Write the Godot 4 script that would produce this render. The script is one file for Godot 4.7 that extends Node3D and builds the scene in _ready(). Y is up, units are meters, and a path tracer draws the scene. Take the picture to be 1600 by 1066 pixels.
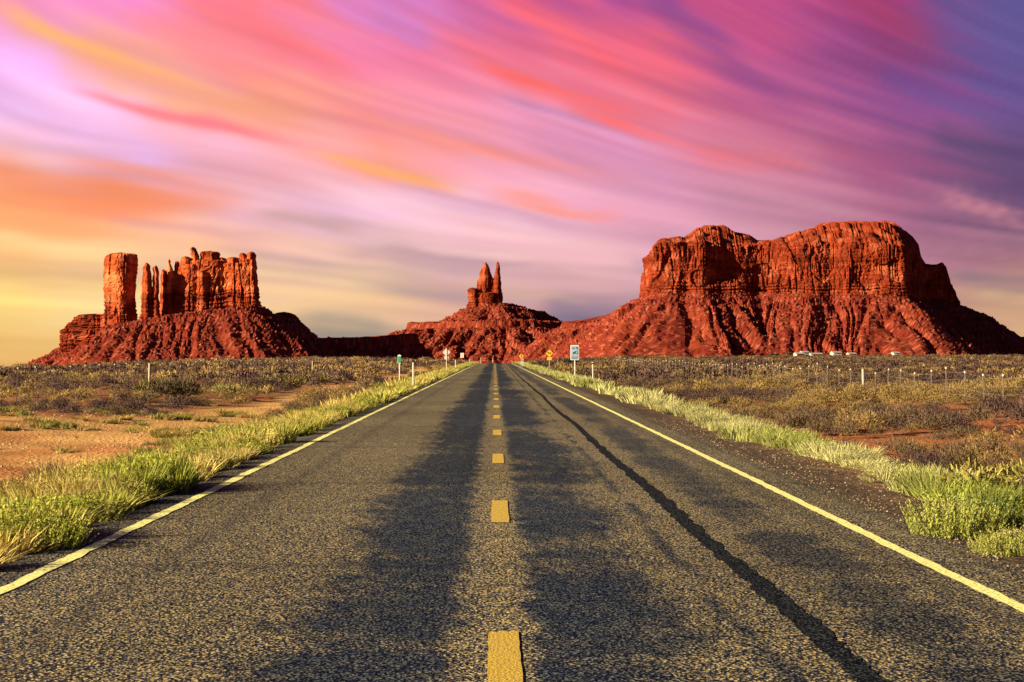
extends Node3D
# A desert highway running to a crest, three red sandstone buttes behind it, a streaked sunset sky.
# Units are metres; the road runs along -Z, the eye stands 1.7 m above its centre line.

const F := 3450.0        # focal length in pixels of the 1600 px wide photograph
const EYE := 1.7
const SLOPE := 0.00725   # the road climbs this much per metre up to the crest
const EXPOSE := 3.15
const HORIZON := 580.0   # picture row of eye level
const VANISH := 773.0    # picture column of the road's direction

var nz := FastNoiseLite.new()
var cam_basis: Basis
var M := {}
var taken := {}
var rng := RandomNumberGenerator.new()

# ------------------------------------------------------------------ small helpers
func lin(r: float, g: float, b: float) -> Color:      # linear base colour -> albedo_color
	return Color(r, g, b).linear_to_srgb()

func n3(x: float, y: float, z: float) -> float:
	return nz.get_noise_3d(x, y, z)

func n2(x: float, y: float) -> float:
	return nz.get_noise_2d(x, y)

func pt(u: float, v: float, d: float) -> Vector3:      # the point at distance d along the road axis in the direction of picture point (u, v)
	var dir := cam_basis * Vector3((u - 800.0) / F, -(v - 533.0) / F, -1.0)
	return Vector3(0, EYE, 0) + dir * (d / -dir.z)

func side(u: float, d: float) -> float:
	return (u - VANISH) / F * d

func table(t: Array, x: float) -> float:
	if x <= t[0][0]:
		return t[0][1]
	for i in range(1, t.size()):
		if x <= t[i][0]:
			var k: float = (x - t[i - 1][0]) / (t[i][0] - t[i - 1][0])
			return lerpf(t[i - 1][1], t[i][1], k)
	return t[-1][1]

func numbered(called: String) -> String:
	if not taken.has(called):
		taken[called] = 0
		return called
	taken[called] += 1
	return "%s_%03d" % [called, taken[called]]

func tag(o: Node, label: String, category := "", group := "", kind := "") -> void:
	if label: o.set_meta("label", label)
	if category: o.set_meta("category", category)
	if group: o.set_meta("group", group)
	if kind: o.set_meta("kind", kind)

func base(called: String, at := Vector3.ZERO, turn := 0.0) -> Node3D:
	var o := Node3D.new()
	o.name = numbered(called)
	add_child(o)
	o.position = at
	o.rotation.y = turn
	return o

func put(called: String, mesh: Mesh, mat: Material, parent: Node = null, at := Vector3.ZERO) -> MeshInstance3D:
	var o := MeshInstance3D.new()
	o.name = called if parent else numbered(called)
	o.mesh = mesh
	o.material_override = mat
	o.position = at
	(parent if parent else self).add_child(o, true)
	return o

func grid_mesh(cols: int, rows: int, v: PackedVector3Array, c: PackedColorArray, uv := PackedVector2Array(), wrap := false, smooth := false) -> ArrayMesh:
	var ix := PackedInt32Array()
	var last := cols if wrap else cols - 1
	for r in rows - 1:
		for i in last:
			var a := r * cols + i
			var b := r * cols + (i + 1) % cols
			ix.append_array([a, a + cols, b, b, a + cols, b + cols])
	var arr := []
	arr.resize(Mesh.ARRAY_MAX)
	arr[Mesh.ARRAY_VERTEX] = v
	if c.size(): arr[Mesh.ARRAY_COLOR] = c
	if uv.size(): arr[Mesh.ARRAY_TEX_UV] = uv
	arr[Mesh.ARRAY_INDEX] = ix
	if smooth:
		var nm := PackedVector3Array()
		nm.resize(v.size())
		for r in rows:
			for i in cols:
				var e := v[r * cols + mini(i + 1, cols - 1)] - v[r * cols + maxi(i - 1, 0)]
				var f := v[mini(r + 1, rows - 1) * cols + i] - v[maxi(r - 1, 0) * cols + i]
				var n := e.cross(f).normalized()
				nm[r * cols + i] = n if n.y > 0 else -n
		arr[Mesh.ARRAY_NORMAL] = nm
	var m := ArrayMesh.new()
	m.add_surface_from_arrays(Mesh.PRIMITIVE_TRIANGLES, arr)
	return m

func tri_mesh(v: PackedVector3Array, c := PackedColorArray()) -> ArrayMesh:
	var arr := []
	arr.resize(Mesh.ARRAY_MAX)
	arr[Mesh.ARRAY_VERTEX] = v
	if c.size(): arr[Mesh.ARRAY_COLOR] = c
	var m := ArrayMesh.new()
	m.add_surface_from_arrays(Mesh.PRIMITIVE_TRIANGLES, arr)
	return m

func box_mesh(s: Vector3) -> BoxMesh:
	var b := BoxMesh.new()
	b.size = s
	return b

func rod(r0: float, r1: float, h: float, sides := 8) -> CylinderMesh:
	var c := CylinderMesh.new()
	c.bottom_radius = r0
	c.top_radius = r1
	c.height = h
	c.radial_segments = sides
	c.rings = 1
	return c

func flat_shape(points: Array, thick: float) -> ArrayMesh:      # an outline in x, y pushed out along z
	var p := PackedVector2Array(points)
	var t := Geometry2D.triangulate_polygon(p)
	var v := PackedVector3Array()
	for s in [0.5, -0.5]:
		for i in t:
			v.append(Vector3(p[i].x, p[i].y, s * thick))
	for i in p.size():
		var a := p[i]
		var b := p[(i + 1) % p.size()]
		var h := thick * 0.5
		v.append_array([Vector3(a.x, a.y, h), Vector3(b.x, b.y, h), Vector3(b.x, b.y, -h), Vector3(a.x, a.y, h), Vector3(b.x, b.y, -h), Vector3(a.x, a.y, -h)])
	return tri_mesh(v)

func round_rect(w: float, h: float, r: float) -> Array:
	var out := []
	for q in 4:
		var c := Vector2((w * 0.5 - r) * [1, -1, -1, 1][q], (h * 0.5 - r) * [1, 1, -1, -1][q])
		for k in 5:
			out.append(c + Vector2.from_angle(PI * 0.5 * (q + k / 4.0)) * r)
	return out

func mat(c: Color, rough := 0.9, spec := 0.3) -> StandardMaterial3D:
	var m := StandardMaterial3D.new()
	m.albedo_color = c
	m.roughness = rough
	m.metallic_specular = spec
	return m

func vmat(rough := 1.0, spec := 0.15) -> StandardMaterial3D:
	var m := mat(Color.WHITE, rough, spec)
	m.vertex_color_use_as_albedo = true
	return m

func noise_tex(size: int, freq: float, ramp: Array, sd: int, type := FastNoiseLite.TYPE_SIMPLEX_SMOOTH, octaves := 2, normal := 0.0) -> NoiseTexture2D:
	var f := FastNoiseLite.new()
	f.noise_type = type
	f.frequency = freq
	f.seed = sd
	f.fractal_octaves = octaves
	var t := NoiseTexture2D.new()
	t.width = size
	t.height = size
	t.seamless = true
	t.noise = f
	if ramp.size():
		var g := Gradient.new()
		var offs := PackedFloat32Array()
		var cols := PackedColorArray()
		for s in ramp:
			offs.append(s[0])
			cols.append(s[1])
		g.offsets = offs
		g.colors = cols
		t.color_ramp = g
	if normal > 0.0:
		t.as_normal_map = true
		t.bump_strength = normal
	return t

func stone_tex(size: int, freq: float, ramp: Array, sd: int) -> NoiseTexture2D:      # packed chips, each of one tone
	var t := noise_tex(size, freq, ramp, sd, FastNoiseLite.TYPE_CELLULAR, 2)
	var f: FastNoiseLite = t.noise
	f.cellular_return_type = FastNoiseLite.RETURN_CELL_VALUE
	f.cellular_jitter = 1.0
	f.fractal_gain = 0.6
	return t

# ------------------------------------------------------------------ the sky
const SKY_U := [0, 200, 400, 600, 800, 1000, 1200, 1400, 1600]
const SKY_ROWS := [
	[0, ["ff96c3", "fa91cd", "ff808c", "e187cd", "e6648c", "b95596", "cd558c", "9b417d", "5f589b"]],
	[80, ["fab4eb", "ffa596", "ff8c96", "f582aa", "eb7391", "f06982", "af5591", "8c467d", "645596"]],
	[160, ["fac3fa", "fcb9d7", "ffa587", "ff96a5", "f59bbe", "eb7387", "be5f8c", "91508c", "6e5591"]],
	[240, ["ffc3c8", "fcc3f0", "ffb4be", "ffa091", "f5a0b9", "e196b9", "d77d96", "a55a87", "644b78"]],
	[320, ["ffa56e", "ff966e", "f8bcc6", "fbc6dc", "f8b8cc", "e6a0bc", "cd8ca5", "b46e8c", "6e5078"]],
	[400, ["ffc382", "ffc896", "ebb9a5", "ecc0b8", "eebebe", "e6aebb", "cd96a5", "b97d91", "a57382"]],
	[480, ["fed884", "fddb98", "f5cd96", "ebbe96", "d7a5a0", "be96a0", "c896a0", "c3918c", "cda082"]],
	[560, ["f3bd70", "efc384", "bea582", "aa9687", "87788c", "82738c", "967d8c", "be9678", "e1b978"]],
]
# path, half width, colour, strength
const STREAKS := [
	[[-80, -20, 60, 42, 200, 112, 350, 165, 540, 208], 27, "ffb278", 0.85],
	[[80, 125, 180, 160, 300, 190, 400, 213, 520, 238], 13, "ff828c", 0.9],
	[[470, 232, 620, 270, 750, 300], 10, "ffaa73", 0.85],
	[[730, 295, 900, 325, 990, 338], 10, "ff917d", 0.75],
	[[220, -40, 300, 0, 400, 50, 520, 100, 600, 130], 20, "ff7a84", 0.8],
	[[450, 150, 560, 185, 700, 232, 850, 258, 1050, 296], 13, "ff968c", 0.75],
	[[670, 50, 800, 118, 900, 165, 1000, 205, 1180, 248], 16, "ff7070", 0.9],
	[[740, -40, 800, 0, 880, 48, 960, 95, 1020, 112], 20, "ff6c76", 0.85],
	[[640, -40, 720, 0, 800, 40, 890, 72], 20, "be5f96", 0.7],
	[[560, 20, 640, 45, 690, 70], 18, "d282c8", 0.6],
	[[760, 128, 830, 163, 940, 200, 1040, 232], 8, "c88cb9", 0.75],
	[[790, 188, 950, 220, 1040, 245], 20, "e89ec8", 0.65],
	[[960, -40, 1030, 0, 1100, 50, 1180, 120, 1290, 195], 24, "8c4b8c", 0.7],
	[[1060, -40, 1110, 0, 1200, 58, 1310, 82], 30, "d25887", 0.8],
	[[1280, -80, 1350, -10, 1430, 50, 1500, 100], 34, "a84069", 0.65],
	[[1440, -60, 1520, 0, 1700, 90], 66, "6a5a94", 0.65],
	[[1360, 100, 1420, 130, 1520, 175], 20, "734e91", 0.6],
	[[1230, 172, 1330, 200, 1410, 222], 20, "b96291", 0.55],
	[[1260, 215, 1350, 255, 1430, 290], 14, "b45a82", 0.5],
	[[1440, 195, 1520, 240, 1660, 310], 26, "5f4b73", 0.65],
	[[-120, 255, 0, 270, 100, 290, 200, 314, 310, 328], 28, "ff9464", 0.75],
	[[60, 238, 180, 262, 300, 290, 400, 318], 9, "ffa08c", 0.6],
	[[130, 345, 300, 360, 470, 380], 10, "cd9b96", 0.6],
	[[370, 330, 480, 340, 600, 360], 12, "c39b9b", 0.6],
	[[560, 278, 700, 306, 860, 346, 960, 362], 9, "cd96af", 0.5],
	[[500, 385, 640, 402, 770, 415, 930, 425], 11, "b48e9c", 0.65],
	[[420, 268, 600, 310, 800, 350, 1000, 388], 14, "ffcddc", 0.55],
	[[440, 505, 560, 515, 640, 522], 20, "8c8782", 0.7],
	[[830, 482, 900, 492, 1000, 496], 18, "78708c", 0.75],
	[[-40, 70, 40, 95, 120, 112], 26, "fcb9fc", 0.7],
	[[-40, 165, 100, 178, 240, 210], 24, "fac8fa", 0.7],
	[[300, 388, 520, 418, 740, 440], 9, "b89a98", 0.55],
	[[520, 436, 700, 460, 900, 472], 9, "aa939e", 0.6],
	[[980, 400, 1010, 420, 1020, 440], 9, "b99aa8", 0.4],
	[[-60, 430, 120, 440, 330, 452], 9, "e0b478", 0.5],
	[[-80, 365, 80, 385, 260, 402], 12, "ffe0a0", 0.5],
	[[680, 432, 820, 458, 960, 486], 10, "e6bea5", 0.6],
	[[200, 415, 460, 425, 700, 452], 12, "ffdcaa", 0.5],
	[[1040, 220, 1180, 246, 1300, 262], 13, "f0767d", 0.75],
	[[1060, 300, 1240, 318, 1420, 345], 12, "b98296", 0.5],
	[[1450, 300, 1540, 325, 1680, 372], 16, "d78c96", 0.6],
	[[1470, 425, 1560, 445, 1700, 460], 12, "827382", 0.5],
	[[1460, 450, 1600, 470, 1720, 480], 12, "cdaa82", 0.6],
]

func sky_flow(u: float, v: float) -> float:      # the streak a place belongs to: where it would cross u = 800
	var steps := 5
	var du := (800.0 - u) / steps
	for i in steps:
		var h := clampf(1.0 - v / 560.0, 0.0, 1.6)
		v += du * (0.06 + 0.5 * pow(h, 1.5)) * clampf(0.75 + 0.3 * u / 1600.0, 0.5, 1.3)
		u += du
	return v

func sky_base(u: float, v: float) -> Color:
	var x := clampf(u / 200.0, 0.0, 7.999)
	var y := clampf(v / 80.0, 0.0, 6.999)
	var i := int(x)
	var j := int(y)
	var fx := smoothstep(0.0, 1.0, x - i) * 0.5 + (x - i) * 0.5
	var fy := smoothstep(0.0, 1.0, y - j) * 0.5 + (y - j) * 0.5
	var a := Color(SKY_ROWS[j][1][i]).lerp(Color(SKY_ROWS[j][1][i + 1]), fx)
	var b := Color(SKY_ROWS[j + 1][1][i]).lerp(Color(SKY_ROWS[j + 1][1][i + 1]), fx)
	return a.lerp(b, fy)

func sky_color(az: float, el: float, strokes: Array) -> Color:
	var back := smoothstep(1.2, 2.9, absf(az))      # behind the viewer both sides meet in one tone
	var az2 := clampf(az, -0.6, 0.6)
	var u := VANISH + F * tan(az2) + F * (az - az2)
	var v := HORIZON - F * tan(clampf(el, -0.05, 1.2)) / cos(az2)
	var flow := sky_flow(clampf(u, -2500, 4000), maxf(v, -900.0))
	var wob := n2(u * 0.006, v * 0.012 + 40.0)
	var c := sky_base(u + 60.0 * n2(u * 0.004, flow * 0.02), v + 16.0 * n2(u * 0.003 + 9.0, flow * 0.05) + 8.0 * wob)
	if back > 0.0:
		c = c.lerp(Color("463e62"), back)
	var bend := 30.0 * n2(u * 0.0015 + 3.0, v * 0.004)
	var s := n2(u * 0.0011, (flow + bend) * 0.016) + 0.55 * n2(u * 0.0022 + 31.0, (flow + bend) * 0.045) + 0.25 * n2(u * 0.004 + 7.0, (flow + bend * 0.5) * 0.08)
	var wisp := 0.6 * n2(u * 0.0013 + 50.0, (flow + bend * 0.4) * 0.045) + 0.55 * n2(u * 0.0015 + 80.0, (flow + bend * 0.4) * 0.085)
	for st in strokes:
		var box: Rect2 = st[4]
		if not box.has_point(Vector2(u, v)):
			continue
		var p := Vector2(u, v + 5.0 * wob + 9.0 * n2(u * 0.0025, flow * 0.03))
		var pts: Array = st[0]
		var best := 1e9
		var along := 0.0
		for k in pts.size() - 1:
			var q := Geometry2D.get_closest_point_to_segment(p, pts[k], pts[k + 1])
			var dd := p.distance_to(q)
			if dd < best:
				best = dd
				along = (k + pts[k].distance_to(q) / maxf(pts[k].distance_to(pts[k + 1]), 1.0)) / (pts.size() - 1)
		var w: float = st[1] * (1.0 + 0.35 * n2(u * 0.01 + st[1], v * 0.01))
		var k2: float = st[3] * exp(-pow(best / w, 2.0)) * smoothstep(0.0, 0.3, along) * (1.0 - smoothstep(0.62, 1.0, along))
		k2 *= clampf(0.95 + 0.75 * wisp, 0.2, 1.25)
		c = c.lerp(st[2], clampf(k2, 0.0, 1.0))
	var gain := 1.0 + 0.05 * s + 0.045 * wisp
	c = Color(c.r * gain, c.g * gain, c.b * (1.0 + 0.035 * s + 0.03 * wisp))
	var up := smoothstep(0.13, 0.75, el)
	c = c.lerp(Color("343a70").lerp(Color("202852"), smoothstep(0.4, 1.4, el)), up)
	return c.clamp()

func make_sky() -> Sky:
	var strokes := []
	for s in STREAKS:
		var pts := []
		var box := Rect2(s[0][0], s[0][1], 0, 0)
		for i in range(0, s[0].size(), 2):
			pts.append(Vector2(s[0][i], s[0][i + 1]))
			box = box.expand(pts[-1])
		strokes.append([pts, float(s[1]), Color(s[2]), s[3], box.grow(s[1] * 2.5)])
	var low := Image.create(512, 256, false, Image.FORMAT_RGB8)
	low.fill(Color("55403a"))
	for y in 130:
		for x in 512:
			low.set_pixel(x, y, sky_color(((x + 0.5) / 512.0 - 0.5) * TAU, (0.5 - (y + 0.5) / 256.0) * PI, []))
	low.resize(4096, 2048, Image.INTERPOLATE_CUBIC)
	var x0 := 2048 - 280
	var y0 := 1024 - 230
	for y in 236:
		for x in 560:
			var az := ((x0 + x + 0.5) / 4096.0 - 0.5) * TAU
			var el := (0.5 - (y0 + y + 0.5) / 2048.0) * PI
			low.set_pixel(x0 + x, y0 + y, sky_color(az, el, strokes))
	var m := PanoramaSkyMaterial.new()
	m.panorama = ImageTexture.create_from_image(low)
	var sky := Sky.new()
	sky.sky_material = m
	return sky

# ------------------------------------------------------------------ the ground
const CREST := [[-600, 215], [0, 245], [100, 270], [300, 480], [400, 600], [480, 720], [600, 700], [700, 560], [773, 520], [830, 560], [900, 680], [960, 830], [1200, 1150], [1600, 1700], [2200, 2000]]

func road_h(d: float, crest := 520.0) -> float:
	if d < 0.0:
		return maxf(SLOPE * d, -2.0)
	var a := crest * 0.82
	var b := crest * 1.2
	if d <= a:
		return SLOPE * d
	var low := -0.006
	var t := minf(d, b) - a
	var h := SLOPE * a + SLOPE * t + 0.5 * (low - SLOPE) / (b - a) * t * t
	if d > b:
		h += low * minf(d - b, 900.0)
	return h

func track_mask(x: float, d: float) -> float:      # the sandy pull-out and dirt lane beside the road
	if x > -5.0: return 0.0
	var w := 0.35 * n2(x * 0.25, d * 0.25) + 0.6 * n2(x * 0.06, d * 0.06)
	var near_side := 33.0 + 0.35 * (x + 8.0)
	var far_side := 61.0 - 0.9 * (x + 8.0) * 0.3
	var m := smoothstep(near_side - 5.0, near_side + 5.0, d + w * 15.0) * (1.0 - smoothstep(far_side - 4.0, far_side + 5.0, d + w * 16.0)) * smoothstep(-6.8, -8.5, x + w * 1.4)
	var lx := -7.6 - 0.012 * maxf(d - 60.0, 0.0) - 1.2 * sin(d * 0.02)
	m = maxf(m, (1.0 - smoothstep(0.9, 1.9, absf(x - lx + w * 1.1))) * smoothstep(50.0, 66.0, d) * (1.0 - smoothstep(300.0, 420.0, d)))
	return m

func ground_h(x: float, d: float) -> float:
	var crest := table(CREST, VANISH + F * x / maxf(d, 1.0)) if d > 150.0 else 520.0
	var h := road_h(d, crest)
	var ax := absf(x)
	if x < 0.0:
		h -= 0.32 * smoothstep(3.9, 7.5, ax) * (1.0 - smoothstep(9.0, 19.0, ax))
	else:
		h -= 0.02 * smoothstep(3.9, 5.0, ax) + 0.25 * smoothstep(5.0, 8.0, ax) * (1.0 - smoothstep(9.0, 18.0, ax))
	h -= 0.03
	var rough := smoothstep(4.6, 8.5, ax)
	var fade := 1.0 - smoothstep(1500.0, 4000.0, d)
	var smooth_track := 1.0 - 0.75 * track_mask(x, d)
	h += rough * fade * (0.16 * n2(x * 0.09, d * 0.09) + 0.3 * n2(x * 0.022, d * 0.022) * smoothstep(15.0, 45.0, ax))
	h += (0.25 + 0.75 * rough) * smoothstep(3.8, 4.6, ax) * 0.05 * n2(x * 0.7, d * 0.7) * smooth_track * (1.0 - smoothstep(80.0, 200.0, d))
	h += smoothstep(4.0, 5.0, ax) * 0.025 * n2(x * 2.2, d * 2.2) * (1.0 - smoothstep(30.0, 80.0, d))
	return h

func on_ground(x: float, d: float) -> Vector3:
	return Vector3(x, ground_h(x, d), -d)

func ground_color(x: float, d: float) -> Color:
	var a := n2(x * 0.05, d * 0.05)
	var b := n2(x * 0.4 + 50.0, d * 0.4)
	var c := Color(0.27, 0.13, 0.062).lerp(Color(0.33, 0.115, 0.05), clampf(0.5 + a * 1.4, 0.0, 1.0))
	c = c.lerp(Color(0.26, 0.17, 0.09), clampf(0.35 + b, 0.0, 1.0) * 0.6)
	if x < -4.0:
		var t := track_mask(x, d)
		var red := clampf(0.5 + 1.5 * n2(x * 0.12, d * 0.2 + 9.0) - 0.025 * (d - 42.0), 0.0, 1.0)
		c = c.lerp(Color(0.58, 0.355, 0.13).lerp(Color(0.46, 0.215, 0.08), red), t)
	var verge := 1.0 - smoothstep(5.5, 7.5, absf(x) + 0.8 * b)
	c = c.lerp(Color(0.20, 0.145, 0.075), verge * 0.8)
	if x > 0.0:      # crushed stone shoulder
		c = c.lerp(Color(0.095, 0.072, 0.052), (1.0 - smoothstep(4.7, 5.7, x + 0.5 * b)))
	var g := 1.0 + 0.25 * n2(x * 1.7, d * 1.7)
	return Color(c.r * g, c.g * g, c.b * g)

func build_ground() -> void:
	var xs := PackedFloat32Array()
	for i in range(-235, 236):
		xs.append(4.0 * sinh(0.039 * i))
	var ds := PackedFloat32Array()
	var d := -60.0
	while d < 8.0:
		ds.append(d)
		d += 6.0
	d = 8.0
	while d < 32000.0:
		ds.append(d)
		d += maxf(0.2, 0.0155 * d)
	var v := PackedVector3Array()
	var c := PackedColorArray()
	for dd in ds:
		for x in xs:
			v.append(Vector3(x, ground_h(x, dd), -dd))
			c.append(ground_color(x, dd) if dd < 2500.0 else Color(0.27, 0.12, 0.06))
	var m := grid_mesh(xs.size(), ds.size(), v, c, PackedVector2Array(), false, true)
	tag(put("ground", m, M.ground), "reddish desert soil of the plain", "", "", "structure")

# ------------------------------------------------------------------ the road
const LEFT_LINE := -3.55
const RIGHT_LINE := 3.53
const SEAM := 1.95

func road_tint(x: float, d: float) -> Color:
	var fine := n2(x * 2.5, d * 1.2 + 70.0)
	var stretch := 1.0 / (1.0 + maxf(d - 12.0, 0.0) * 0.022)
	# flushed tar between the wheel paths of each lane, ragged where the stones break through
	var rag := 0.45 * n2(x * 5.5, d * 2.2 * stretch + 11.0) + 0.4 * n2(x * 11.0, d * 5.0 * stretch)
	var lobed := 0.55 * n2(x * 0.25 + 3.0, d * 0.5 * stretch) + 0.6 * n2(x * 0.45 + 8.0, d * 1.25 * stretch) + 0.3 * n2(x * 0.9, d * 3.2 * stretch)
	var lobed2 := 0.7 * n2(x * 0.3 + 90.0, d * 0.33 * stretch + 30.0) + 0.55 * n2(x * 0.5 + 60.0, d * 1.1 * stretch)
	var band_a := smoothstep(-2.1, -0.75, x) * (1.0 - smoothstep(-0.36, -0.08, x + 0.08 * fine))
	var band_b := smoothstep(0.12, 0.30, x + 0.06 * fine) * (1.0 - smoothstep(0.7, 2.0, x))
	var band_c := smoothstep(2.0, 2.5, x) * (1.0 - smoothstep(2.7, 3.5, x))
	var band_d := 1.0 - smoothstep(-3.9, -2.9, x)
	var tar := smoothstep(0.36, 0.9, band_a + 0.30 * lobed + 0.34 * rag)
	tar = maxf(tar, smoothstep(0.4, 1.0, band_b + 0.45 * lobed2 + 0.34 * rag))
	tar = maxf(tar, 0.8 * smoothstep(0.5, 1.1, band_c + 0.5 * lobed2 + 0.25 * rag))
	tar = maxf(tar, 0.6 * smoothstep(0.5, 1.1, band_d + 0.4 * lobed2 + 0.25 * rag))
	tar = maxf(tar, smoothstep(0.05, 0.0, absf(x - SEAM + 0.42 + 0.05 * n2(1.0, d * 0.3)) - 0.03) * 0.8 * smoothstep(-0.3, 0.2, n2(5.0, d * 0.25) + 0.25))
	tar = clampf(tar * 0.94 + 0.1 * fine, 0.0, 1.0)
	var c := Color(0.80, 0.76, 0.75).lerp(Color(0.12, 0.19, 0.42), tar)
	# the old centre stripe, worn to a pale ghost of paint
	var ghost := smoothstep(0.13, 0.07, absf(x - 0.06 + 0.02 * fine)) * clampf(0.55 + fine, 0.15, 0.8)
	c = c.lerp(Color(1.0, 0.92, 0.72), ghost * 0.8)
	var g := 0.95 + 0.2 * n2(x * 0.22, d * 0.06)
	return Color(c.r * g, c.g * g, c.b * g)

func road_rows(from: float, to: float, step := 0.0105) -> PackedFloat32Array:
	var ds := PackedFloat32Array()
	var d := 5.0
	while d < to:
		if d >= from: ds.append(d)
		d += maxf(0.12, step * d)
	return ds

func build_road() -> void:
	var road := Node3D.new()
	road.name = numbered("road")
	add_child(road)
	tag(road, "straight two lane asphalt road climbing to a crest", "", "", "structure")
	var ds := road_rows(0.0, 690.0)
	ds.insert(0, -40.0)
	ds.insert(0, -60.0)
	var xs := PackedFloat32Array()
	for i in 131:
		xs.append(lerpf(-3.86, 4.0, i / 130.0))
	var v := PackedVector3Array()
	var c := PackedColorArray()
	var uv := PackedVector2Array()
	for d in ds:
		for i in xs.size() + 2:
			var x: float = xs[clampi(i - 1, 0, xs.size() - 1)]
			var y := road_h(d)
			if i == 1 or i == xs.size():
				x += 0.07 * n2(x * 3.0, d * 0.9) + 0.03 * n2(x, d * 4.0)
			if i == 0 or i == xs.size() + 1:
				y -= 0.06
				x += 0.5 * signf(x)
			v.append(Vector3(x, y, -d))
			c.append(road_tint(x, d))
			uv.append(Vector2(x / 6.0, d / 11.5))
	put("asphalt", grid_mesh(xs.size() + 2, ds.size(), v, c, uv, false, true), M.asphalt, road)
	# edge lines
	for s in [[LEFT_LINE, 0.062, 0.022], [RIGHT_LINE, 0.06, 0.016]]:
		var rows := road_rows(5.0, 640.0, 0.0105)
		v = PackedVector3Array()
		uv = PackedVector2Array()
		for d in rows:
			var wob: float = 0.01 * n2(d * 0.15, s[0])
			for k in [-1.0, -0.3, 0.3, 1.0]:
				var x: float = s[0] + wob + k * s[1]
				if absf(k) == 1.0:
					x += s[2] * (0.6 * n2(d * 2.3, k * 40.0 + s[0]) + 0.6 * n2(d * 0.8, k * 70.0 + s[0]))
				v.append(Vector3(x, road_h(d) + 0.006, -d))
				uv.append(Vector2(x, d) / 3.0)
		tag(put("edge_line", grid_mesh(4, rows.size(), v, PackedColorArray(), uv, false, true), M.white_line, road), "")
	# centre dashes: 3.3 m long every 12.2 m
	var first := 10.2
	for n in 40:
		var d0 := first + n * 12.2
		v = PackedVector3Array()
		uv = PackedVector2Array()
		var rows := 14
		for r in rows:
			for k in 7:
				var t := r / (rows - 1.0)
				var d := d0 + t * 3.35
				if r == 0 or r == rows - 1:
					d += 0.05 * n2(k * 3.1, n * 7.0 + r)
				var x := 0.055 + (k / 6.0 - 0.5) * 0.185
				if k == 0 or k == 6:
					x += 0.007 * n2(d * 3.0, k * 9.0 + n)
				v.append(Vector3(x, road_h(d) + 0.006, -d))
				uv.append(Vector2(x + n * 0.37, d) / 1.5)
		put("centre_dash", grid_mesh(7, rows, v, PackedColorArray(), uv, false, true), M.yellow_line, road)
	# the sealed crack along the lane
	var rows2 := road_rows(5.0, 640.0, 0.0105)
	v = PackedVector3Array()
	uv = PackedVector2Array()
	for d in rows2:
		var mid := SEAM + 0.05 * n2(d * 0.05, 3.0) + 0.28 * smoothstep(150.0, 420.0, d) - 1.0 * smoothstep(420.0, 540.0, d)
		for k in [-1.0, 0.0, 1.0]:
			var x: float = mid + k * (0.085 - 0.02 * smoothstep(20.0, 80.0, d))
			if k != 0.0:
				x += 0.02 * n2(d * 0.6, k * 33.0) + 0.03 * n2(d * 6.5, k * 21.0)
			v.append(Vector3(x, road_h(d) + 0.004, -d))
			uv.append(Vector2(x / 6.0 + 0.4, d / 11.5))
	put("tar_seam", grid_mesh(3, rows2.size(), v, PackedColorArray(), uv, false, true), M.tar, road)

# ------------------------------------------------------------------ rock
func rock_disp(p: Vector3, ledgy: float, size := 1.0) -> float:
	var a := 1.0 / (24.0 * size)
	var n1 := n3(p.x * a, p.y * a * 0.10, p.z * a)
	var nb := n3(p.x * a * 2.3 + 17.0, p.y * a * 0.25, p.z * a * 2.3)
	var broken := smoothstep(-0.25, 0.3, n3(p.x * 0.012 + 7.0, p.y * 0.012, p.z * 0.012))
	var d := -6.5 * size * exp(-pow(n1 / 0.09, 2.0)) * (0.35 + 0.65 * broken) - 2.6 * size * exp(-pow(nb / 0.10, 2.0)) * broken
	d += 5.0 * size * n3(p.x * 0.013, p.y * 0.010, p.z * 0.013)
	d += 1.2 * size * n3(p.x * 0.11, p.y * 0.045, p.z * 0.11)
	d += 0.5 * n3(p.x * 0.3, p.y * 0.2, p.z * 0.3)
	var ly := p.y + 3.0 * n3(p.x * 0.02, 0.0, p.z * 0.02)
	d = lerpf(d, floorf(d / 1.7 + 0.5) * 1.7, 0.75)
	d += clampf(5.0 * n2(ly * 0.21, 4.0), -1.0, 1.0) * (0.22 + 1.1 * ledgy)
	d += 0.7 * rng.randf_range(-1.0, 1.0)
	return d

func rock_color(p: Vector3, ledgy: float) -> Color:
	var c := Color(0.170, 0.028, 0.012)
	var streak := n3(p.x * 0.16, p.y * 0.008, p.z * 0.16)
	var blot := n3(p.x * 0.02 + 5.0, p.y * 0.03, p.z * 0.02)
	var band := n2(p.y * 0.12 + blot, 12.0)
	var g := 1.0 + 0.35 * streak + 0.22 * blot + 0.32 * band
	c = c.lerp(Color(0.29, 0.085, 0.042), clampf(blot * 1.3 - 0.25, 0.0, 0.55))
	c = c.lerp(Color(0.13, 0.035, 0.022), clampf(-streak * 2.0 - 0.55, 0.0, 0.7))
	return Color(c.r * g, c.g * g, c.b * g)

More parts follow.
